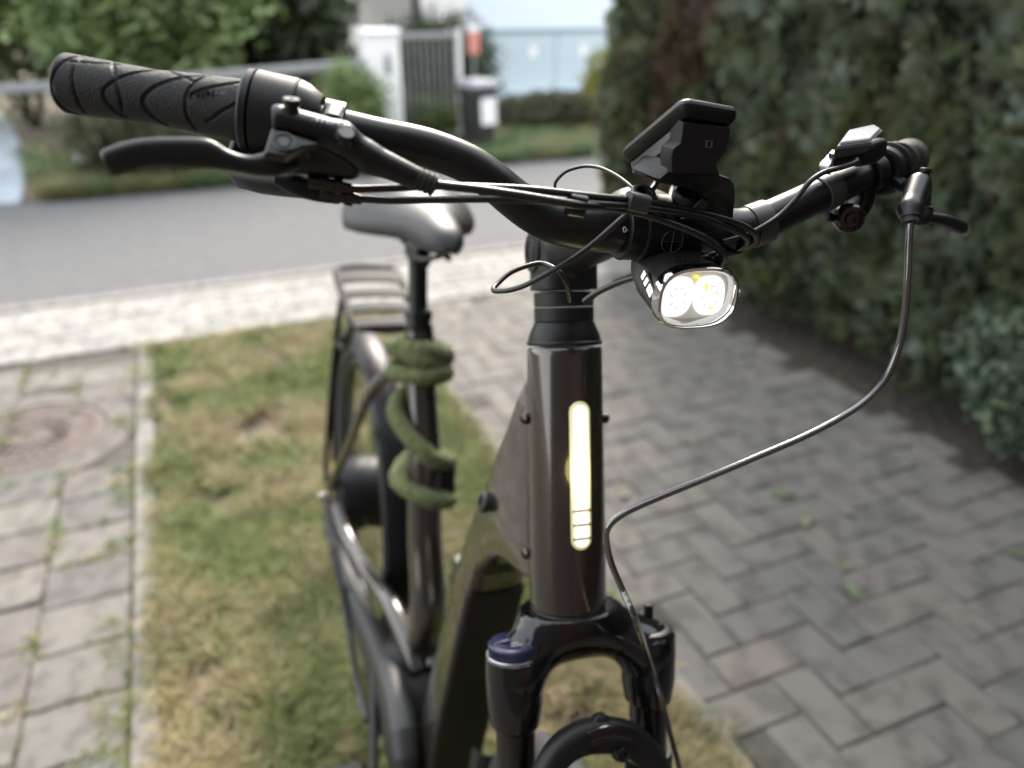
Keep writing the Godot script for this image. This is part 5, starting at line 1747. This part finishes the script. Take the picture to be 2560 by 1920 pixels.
func build_hedge() -> void:
	var hedge := thing("hedge", "tall dark conifer hedge along the brick path", "hedge", at(1.0, 2.5))
	var inv := hedge.transform.affine_inverse()
	var bump := FastNoiseLite.new()
	bump.seed = 21
	bump.frequency = 1.5
	bump.fractal_octaves = 3
	var dead := FastNoiseLite.new()
	dead.seed = 5
	dead.frequency = 0.9
	for i in 12:
		begin()
		var e := -1.6 + i * 0.5 + rng.randf_range(-0.08, 0.08)
		var f := 2.85 + rng.randf_range(-0.08, 0.08)
		if e > 4.0: continue
		tube([inv * at(e, f, -0.02), inv * at(e + 0.03, f + 0.02, 0.9), inv * at(e, f, 2.3)], [0.05, 0.04, 0.015], 8, 3)
		part("trunk", M.bark, hedge)
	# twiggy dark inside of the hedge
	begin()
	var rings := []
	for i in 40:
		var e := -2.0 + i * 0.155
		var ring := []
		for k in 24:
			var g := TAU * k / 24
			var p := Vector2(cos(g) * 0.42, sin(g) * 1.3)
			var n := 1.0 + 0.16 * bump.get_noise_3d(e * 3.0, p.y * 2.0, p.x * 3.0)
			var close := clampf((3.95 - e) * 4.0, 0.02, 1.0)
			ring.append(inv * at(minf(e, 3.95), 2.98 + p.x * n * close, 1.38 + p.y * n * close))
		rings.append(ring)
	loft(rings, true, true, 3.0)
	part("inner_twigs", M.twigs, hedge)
	var sets := [[], [], [], []]
	var tints := [[], [], [], []]
	var out := (-ACROSS).normalized()
	for i in 80000:
		var end := i % 6 == 0
		var e := rng.randf_range(-1.8, 4.02)
		var y := 0.06 + rng.randf() * 2.4
		var n := bump.get_noise_3d(e * 1.3, y * 0.6, 0.0)
		var depth := absf(rng.randfn()) * 0.11
		var f := 2.29 - n * 0.24 + depth + maxf(0.0, 0.25 - y) * 0.2
		var face := out
		if end:
			f = rng.randf_range(2.3, 3.3)
			e = 4.02 + bump.get_noise_3d(f * 1.3, y * 0.6, 7.0) * 0.2 - depth
			face = ALONG
		if y < 0.22 and rng.randf() < 0.4: continue
		if bump.get_noise_3d(e * 3.2, y * 2.4, 3.0) < -0.34 and depth < 0.2: continue
		var up := (Vector3(0, 0.75, 0) + face * rng.randf_range(0.15, 1.0) + Vector3(rng.randfn(), rng.randfn() * 0.6, rng.randfn()) * 0.32).normalized()
		var side := up.cross(face + Vector3(rng.randfn(), rng.randfn(), rng.randfn()) * 0.6).normalized()
		var b := Basis(side, up, side.cross(up))
		var k := rng.randi() % 4
		sets[k].append(Transform3D(b.scaled(Vector3.ONE * rng.randf_range(0.85, 1.9)), inv * at(e, f, y)))
		var c := Color(0.128, 0.157, 0.113)
		var w := bump.get_noise_3d(e * 2.0, y * 1.2, 11.0) + rng.randf_range(-0.15, 0.15)
		if w > 0.1: c = Color(0.19, 0.225, 0.182)
		elif w < -0.2: c = Color(0.14, 0.155, 0.095)
		if dead.get_noise_3d(e * 1.2, y * 0.7, 0.0) > 0.32 or rng.randf() < 0.035: c = Color(0.11, 0.075, 0.055)
		if Vector2(e - 3.2, (y - 1.45) * 0.45).length() < 0.24: c = Color(0.1, 0.072, 0.06)
		tints[k].append(tint(c, 0.22))
	for k in 4: tag(scatter("foliage", spray_mesh(30 + k), sets[k], tints[k], M.leaf, hedge), "", "", "", "stuff")
	# broad-leaved shrub at the foot of the hedge
	var shrub := thing("low_shrub", "low bluish green broad leaved shrub spilling over the path at the hedge foot", "shrub", Vector3(1.5388, 0, -2.0756))
	inv = shrub.transform.affine_inverse()
	begin()
	for k in 9:
		var g := TAU * k / 9.0
		tube([Vector3(0.12, 0, 0) + Vector3(cos(g), 0, sin(g)) * 0.02, Vector3(0.12 + cos(g) * 0.08, 0.16, sin(g) * 0.12), Vector3(0.1 + cos(g) * 0.16, 0.36, sin(g) * 0.3)], [0.006, 0.004, 0.002], 5, 2)
	part("stem", M.bark, shrub)
	var places := []
	var colors := []
	for i in 1500:
		var q := Vector3(rng.randfn(), rng.randfn(), rng.randfn()).normalized() * pow(rng.randf(), 0.3)
		var p := q * Vector3(0.26, 0.24, 0.46) + Vector3(0.14, 0.3, -0.05)
		if p.y < 0.06: continue
		places.append(Transform3D(any_turn(0.9).scaled(Vector3.ONE * rng.randf_range(0.7, 1.3)), p))
		colors.append(tint([Color(0.085, 0.12, 0.08), Color(0.065, 0.092, 0.06), Color(0.115, 0.155, 0.112)][rng.randi() % 3], 0.25))
	tag(scatter("foliage", leaf_mesh(5, 0.05, 0.045, 17, 0.55, 0.1), places, colors, M.leaf, shrub), "", "", "", "stuff")

func bush(called: String, label: String, category: String, base_at: Vector3, size: Vector3, n: int, cols: Array, leaf: Mesh, group := "", lean := 0.0) -> void:
	var o := thing(called, label, category, base_at, group)
	begin()
	for k in 5:
		var g := TAU * k / 5.0 + 0.4
		tube([Vector3(cos(g), 0, sin(g)) * 0.03, Vector3(cos(g) * size.x * 0.2, size.y * 0.4, sin(g) * size.z * 0.2), Vector3(cos(g) * size.x * 0.35, size.y * 0.8, sin(g) * size.z * 0.35)], [0.03, 0.02, 0.008], 6, 3)
	part("trunk", M.bark, o)
	var lump := FastNoiseLite.new()
	lump.seed = int(base_at.x * 100) + 900
	lump.frequency = 1.6
	var places := []
	var colors := []
	for i in n:
		var q := Vector3(rng.randfn(), rng.randfn(), rng.randfn()).normalized()
		var r := (0.78 + 0.5 * lump.get_noise_3dv(q * 1.4)) * pow(rng.randf(), 0.33)
		var p := q * r * size * Vector3(0.62, 0.55, 0.62) + Vector3(0, size.y * 0.55, 0)
		if p.y < 0.03: continue
		places.append(Transform3D(any_turn(0.9).scaled(Vector3.ONE * rng.randf_range(0.7, 1.4)), p))
		var w := lump.get_noise_3dv(p * 2.2 + Vector3(9, 0, 0)) + rng.randf_range(-0.3, 0.3)
		colors.append(tint(cols[clampi(int((w + 0.5) * cols.size()), 0, cols.size() - 1)], 0.25))
	tag(scatter("foliage", leaf, places, colors, M.leaf, o), "", "", "", "stuff")

func build_house() -> void:
	# the house the drive leads up to, behind the camera
	var house := thing("house", "dark grey rendered house with brown door at the near end of the drive", "house", at(-1.7, 0.6))
	house.basis = ground_basis()
	begin()
	box(Vector3(-4.25, 3.0, 0.15), Vector3(6.5, 6.0, 0.3))
	box(Vector3(4.25, 3.0, 0.15), Vector3(6.5, 6.0, 0.3))
	box(Vector3(0, 4.2, 0.15), Vector3(2.0, 3.6, 0.3))
	part("wall", M.house_render, house)
	begin()
	box(Vector3(0, 1.2, 0.2), Vector3(2.0, 2.4, 0.1), Basis.IDENTITY, 0.01)
	part("door", M.brown, house)
	begin()
	box(Vector3(0, 6.1, 1.4), Vector3(15.6, 0.2, 3.6))
	part("roof", M.brown, house)

func build_far_side() -> void:
	var big := leaf_mesh(7, 0.1, 0.14, 51, 0.5, 0.2)
	var fine := leaf_mesh(9, 0.055, 0.1, 52, 0.45, 0.1)
	var mid_green := [Color(0.055, 0.08, 0.03), Color(0.08, 0.115, 0.04), Color(0.11, 0.15, 0.05)]
	var dark_green := [Color(0.03, 0.045, 0.022), Color(0.045, 0.065, 0.03), Color(0.065, 0.09, 0.04)]
	var light_green := [Color(0.12, 0.17, 0.065), Color(0.16, 0.22, 0.085), Color(0.21, 0.27, 0.115)]
	var yellow := [Color(0.17, 0.18, 0.04), Color(0.26, 0.25, 0.05), Color(0.33, 0.3, 0.05)]
	var dull := [Color(0.07, 0.07, 0.04), Color(0.1, 0.095, 0.055), Color(0.085, 0.1, 0.055)]
	# garage with pale blue double door
	var garage := thing("garage", "pale rendered garage with light blue double door behind the gate", "garage", at(10.0, 5.4))
	var B := ground_basis()
	var inv := garage.transform.affine_inverse()
	garage.basis = B
	var box_at := func(x: float, y: float, z: float, w: float, h: float, d: float): box(Vector3(x, y, z), Vector3(w, h, d), Basis.IDENTITY, 0.004)
	begin()
	box_at.call(-2.14, 1.4, -0.1, 0.72, 2.8, 0.24)
	box_at.call(1.56, 1.4, -0.1, 1.48, 2.8, 0.24)
	box_at.call(-0.48, 2.62, -0.1, 2.6, 0.4, 0.24)
	box_at.call(-2.38, 1.4, -2.2, 0.24, 2.8, 3.94)
	box_at.call(2.18, 1.4, -2.2, 0.24, 2.8, 3.94)
	part("wall", M.render_wall, garage)
	begin()
	box_at.call(-0.1, 2.9, -2.0, 5.2, 0.16, 4.6)
	part("roof", M.brown, garage)
	begin()
	box_at.call(-0.1, 0.07, -0.02, 4.9, 0.14, 0.3)
	part("plinth", M.white_paint, garage)
	begin()
	box_at.call(-0.48, 1.28, -0.1, 2.6, 2.28, 0.06)
	var door := part("door", M.pale_blue, garage)
	for k in 2:
		begin()
		box_at.call(-1.0 + k * 0.99, 0.52, -0.06, 0.96, 0.72, 0.03)
		part("door_panel", M.grey_blue, door)
		begin()
		box_at.call(-0.84 + k * 0.74, 0.66, -0.04, 0.1, 0.14, 0.012)
		part("handle_plate", M.white_paint, door)
	begin()
	box_at.call(-0.5, 0.915, -0.055, 2.05, 0.05, 0.05)
	box_at.call(-0.5, 0.135, -0.055, 2.05, 0.05, 0.05)
	part("door_rail", M.grey_blue_dark, door)
	begin()
	tube([Vector3(-2.44, 0.0, 0.08), Vector3(-2.44, 2.8, 0.08)], 0.05, 10, 1)
	part("downpipe", M.brown, garage)
	var sign := thing("sign", "small red and white sign standing in front of the garage wall", "sign", at(7.9, 2.93))
	sign.basis = B
	begin()
	tube([Vector3(0, 0, 0), Vector3(0, 1.12, 0)], 0.016, 8, 1)
	part("post", M.galvanised, sign)
	begin()
	box(Vector3(0, 0.9, 0.02), Vector3(0.12, 0.2, 0.012), Basis.IDENTITY, 0.003)
	part("plate", M.sign_red, sign)
	begin()
	box(Vector3(0, 1.035, 0.02), Vector3(0.12, 0.06, 0.012), Basis.IDENTITY, 0.003)
	part("plate", M.white_paint, sign)
	# wheelie bin with white sticker
	var bin := thing("wheelie_bin", "dark wheelie bin with grey lid and white sticker beside the gate", "bin", at(7.0, 2.63))
	bin.basis = B * Basis(Vector3.UP, 0.2).scaled(Vector3(0.8, 0.97, 0.8))
	begin()
	var rings := []
	for l in [[0.05, 0.27, 0.3], [0.5, 0.31, 0.36], [0.56, 0.32, 0.38], [0.565, 0.34, 0.4], [0.6, 0.34, 0.4]]:
		var ring := []
		for p in rrect(l[1], l[2], 0.03, 3): ring.append(Vector3(p.x, l[0], p.y))
		rings.append(ring)
	loft(rings)
	part("body", M.bin_plastic, bin)
	begin()
	rings = []
	for l in [[0.602, 0.35, 0.42], [0.62, 0.355, 0.43], [0.65, 0.33, 0.39], [0.668, 0.26, 0.3]]:
		var ring := []
		for p in rrect(l[1], l[2], 0.03, 3): ring.append(Vector3(p.x, l[0], p.y))
		rings.append(ring)
	loft(rings)
	part("lid", M.bin_lid, bin)
	begin()
	box(Vector3(0.03, 0.4, 0.187), Vector3(0.2, 0.24, 0.006), Basis.from_euler(Vector3(-0.06, 0, 0)))
	part("sticker", M.white_paint, bin)
	for s in [-1.0, 1.0]:
		begin()
		lathe(Vector3(0.15 * s - 0.02, 0.08, -0.15), Vector3(1, 0, 0), [[0, 0.06], [0.004, 0.08], [0.036, 0.08], [0.04, 0.06]], 16)
		part("bin_wheel", M.tyre, bin)
	# gate: white post and barred leaf
	var post := thing("gate_post", "thick white square gate post with chipped paint across the road", "post", at(7.4, 1.845))
	post.basis = B
	begin()
	box(Vector3(0, 0.5, 0), Vector3(0.3, 1.04, 0.3), Basis.IDENTITY, 0.02)
	part("shaft", M.white_paint, post)
	begin()
	box(Vector3(0, 1.035, 0), Vector3(0.33, 0.05, 0.33), Basis.IDENTITY, 0.015)
	part("cap", M.white_paint, post)
	begin()
	box(Vector3(0.03, 0.78, 0.152), Vector3(0.06, 0.17, 0.012), Basis.IDENTITY, 0.003)
	part("plate", M.ramp, post)
	var gate := thing("gate", "grey metal garden gate of thin upright bars right of the white post", "gate", at(7.4, 2.0))
	gate.basis = B
	for y in [0.12, 1.0]:
		begin()
		box(Vector3(0.3, y, 0), Vector3(0.62, 0.05, 0.035), Basis.IDENTITY, 0.004)
		part("rail", M.galvanised, gate)
	for k in 10:
		begin()
		tube([Vector3(0.02 + k * 0.06, 0.12, 0), Vector3(0.02 + k * 0.06, 1.0, 0)], 0.007, 6, 1)
		part("bar", M.gate_grey, gate)
	begin()
	box(Vector3(0.6, 0.5, 0), Vector3(0.04, 1.1, 0.04), Basis.IDENTITY, 0.004)
	part("bar", M.white_paint, gate)
	# low fence left of the post
	var fence := thing("fence", "low pale metal fence with rail and posts left of the white gate post", "fence", at(7.3, 0.0))
	fence.basis = B
	begin()
	sweep([Vector3(-3.2, 0.66, 0), Vector3(-0.2, 0.7, 0), Vector3(1.7, 0.79, 0)], rrect(0.05, 0.075, 0.006, 2), Vector3(0, 0, 1))
	part("rail", M.galvanised, fence)
	for x in [-2.35, -1.52, -0.72, 0.1, 0.9]:
		begin()
		box(Vector3(x, 0.33, -0.045), Vector3(0.09, 0.7, 0.05), Basis.IDENTITY, 0.006)
		part("post", M.white_paint, fence)
	begin()
	tube([Vector3(-0.66, 0.62, -0.05), Vector3(-0.4, 0.3, 0.25), Vector3(-0.28, 0.02, 0.4)], 0.028, 8, 2)
	part("brace", M.galvanised, fence)
	# planting
	bush("rounded_bush", "dull brownish green bush between the verge and the left fence", "bush", at(6.95, -0.3), Vector3(1.0, 0.62, 0.6), 1500, dull, fine)
	bush("rounded_bush", "mid green bush below the fence rail left of the gate post", "bush", at(7.0, 0.55), Vector3(1.1, 0.5, 0.5), 1100, mid_green, fine)
	bush("yellow_bush", "yellow green bush beside the white gate post", "bush", at(7.15, 1.52), Vector3(0.55, 0.75, 0.4), 700, light_green, fine)
	bush("low_plant", "low brownish plants growing in front of the garage plinth", "plant", at(8.0, 3.95), Vector3(1.5, 0.34, 0.8), 1400, dull, fine)
	bush("low_plant", "low green plants below the barred gate", "plant", at(7.6, 2.25), Vector3(0.8, 0.42, 0.5), 700, mid_green, fine)
	bush("yellow_bush", "yellow flowering bush at the right corner of the garage door", "bush", at(7.7, 4.4), Vector3(0.5, 0.8, 0.5), 700, yellow, fine)
	bush("tall_shrub", "light green tall shrub behind the fence, above the bar grip", "shrub", at(8.6, -0.1), Vector3(2.0, 2.6, 1.4), 2600, light_green, big)
	bush("tall_shrub", "bright green tall shrub at the far left behind the fence", "shrub", at(11.2, -2.6), Vector3(2.2, 2.8, 1.5), 2600, light_green, big)
	bush("dark_shrub", "dark green dense shrub left of the garage wall", "shrub", at(9.0, 1.05), Vector3(1.9, 2.4, 1.3), 3000, dark_green, big)
	bush("dark_shrub", "dark green shrub between the light shrub and the garage", "shrub", at(9.6, 0.9), Vector3(2.2, 3.2, 1.5), 3000, dark_green, big)
	bush("dark_shrub", "dark green shrub behind the bright one at the far left", "shrub", at(10.4, -1.4), Vector3(3.0, 3.4, 1.6), 3000, mid_green, big)
	bush("dark_shrub", "dark green climber seen through the gate bars", "shrub", at(8.5, 2.75), Vector3(1.3, 1.15, 0.5), 1600, dark_green, fine)
	bush("back_tree", "tall green tree behind the shrubs in the middle", "tree", at(12.5, 0.6), Vector3(5.0, 6.0, 3.0), 4200, mid_green, big)
	bush("back_tree", "tall green tree behind the shrubs at the left edge", "tree", at(13.0, -4.0), Vector3(5.0, 6.0, 3.0), 4200, mid_green, big)
	# fallen leaves on the brick path
	begin()
	st.set_smooth_group(0)
	var shape := [Vector3(0, 0, -0.03), Vector3(0.014, 0.006, -0.012), Vector3(0.016, 0.007, 0.006), Vector3(0, 0.002, 0.03), Vector3(-0.016, 0.008, 0.006), Vector3(-0.013, 0.005, -0.012)]
	for k in 6: tri(Vector3(0, 0.001, 0), shape[(k + 1) % 6], shape[k])
	var leaf := finish()
	var green := mat("fallen_green", Color(0.11, 0.13, 0.08), 0.6)
	var tan := mat("fallen_tan", Color(0.17, 0.145, 0.1), 0.7)
	var leaves := [[Vector3(0.8051, 0, -1.8976), green, 1.3, "pale green fallen leaf on the brick path just right of the bent hose"], [Vector3(0.8428, 0, -1.483), green, 1.2, "pale green fallen leaf in the middle of the brick path"],
		[Vector3(1.34, 0, -1.6218), green, 1.1, "green fallen leaf at the right edge of the brick path"], [Vector3(0.828, 0, -1.7625), tan, 1.0, "yellow fallen leaf near the green one on the brick path"],
		[Vector3(0.9624, 0, -1.8059), tan, 0.9, "tan fallen leaf nearest the hedge on the brick path"], [Vector3(0.8669, 0, -1.5754), tan, 0.8, "small tan leaf just above the middle green leaf"],
		[Vector3(0.3295, 0, -1.8976), tan, 1.0, "yellow leaf on the path beside the light strip"], [Vector3(1.2953, 0, -2.1888), tan, 0.9, "brown leaf lying on the soil under the hedge"], [Vector3(0.597, 0, -2.1888), tan, 0.7, "small tan leaf on the path above the bent hose"]]
	for q in leaves:
		var o := put("fallen_leaf", leaf, q[1])
		o.transform = Transform3D(any_turn(0.15).scaled(Vector3.ONE * q[2]), q[0] + Vector3(0, 0.004, 0))
		tag(o, q[3], "leaf", "fallen leaves on the path")

func _ready() -> void:
	rng.seed = 20240
	var cam := Camera3D.new()
	cam.name = "camera"
	add_child(cam)
	cam.position = Vector3(0, 1.33, 0)
	cam.rotation_degrees = Vector3(-26.8, 0, 0)
	cam.near = 0.02
	cam.far = 400
	var lens := CameraAttributesPhysical.new()
	lens.frustum_focal_length = 24.07
	lens.frustum_focus_distance = 0.49
	lens.frustum_near = 0.02
	lens.frustum_far = 400
	lens.exposure_aperture = 3.1
	cam.attributes = lens
	cam.fov = 53
	cam.current = true
	var env := Environment.new()
	env.background_mode = Environment.BG_SKY
	var sky := ProceduralSkyMaterial.new()
	sky.sky_top_color = Color(0.745, 0.765, 0.785)
	sky.sky_horizon_color = Color(0.89, 0.885, 0.87)
	sky.sky_curve = 0.2
	sky.ground_bottom_color = Color(0.3, 0.28, 0.26)
	sky.ground_horizon_color = Color(0.6, 0.6, 0.58)
	sky.sun_angle_max = 40
	env.sky = Sky.new()
	env.sky.sky_material = sky
	env.tonemap_mode = Environment.TONE_MAPPER_LINEAR
	env.tonemap_exposure = 5.8
	env.sdfgi_enabled = true
	env.ssao_enabled = true
	env.ssil_enabled = true
	var we := WorldEnvironment.new()
	we.name = "environment"
	we.environment = env
	add_child(we)
	var sun := DirectionalLight3D.new()
	sun.name = "sun"
	sun.light_color = Color(1.0, 0.965, 0.92)
	sun.light_energy = 0.5
	sun.light_angular_distance = 20
	sun.shadow_enabled = true
	add_child(sun)
	sun.look_at_from_position(Vector3(0.9, 5.9, -8), Vector3.ZERO)
	make_materials()
	build_ground()
	build_house()
	build_hedge()
	build_far_side()
	build_grass()
	build_bike()
	build_lock()
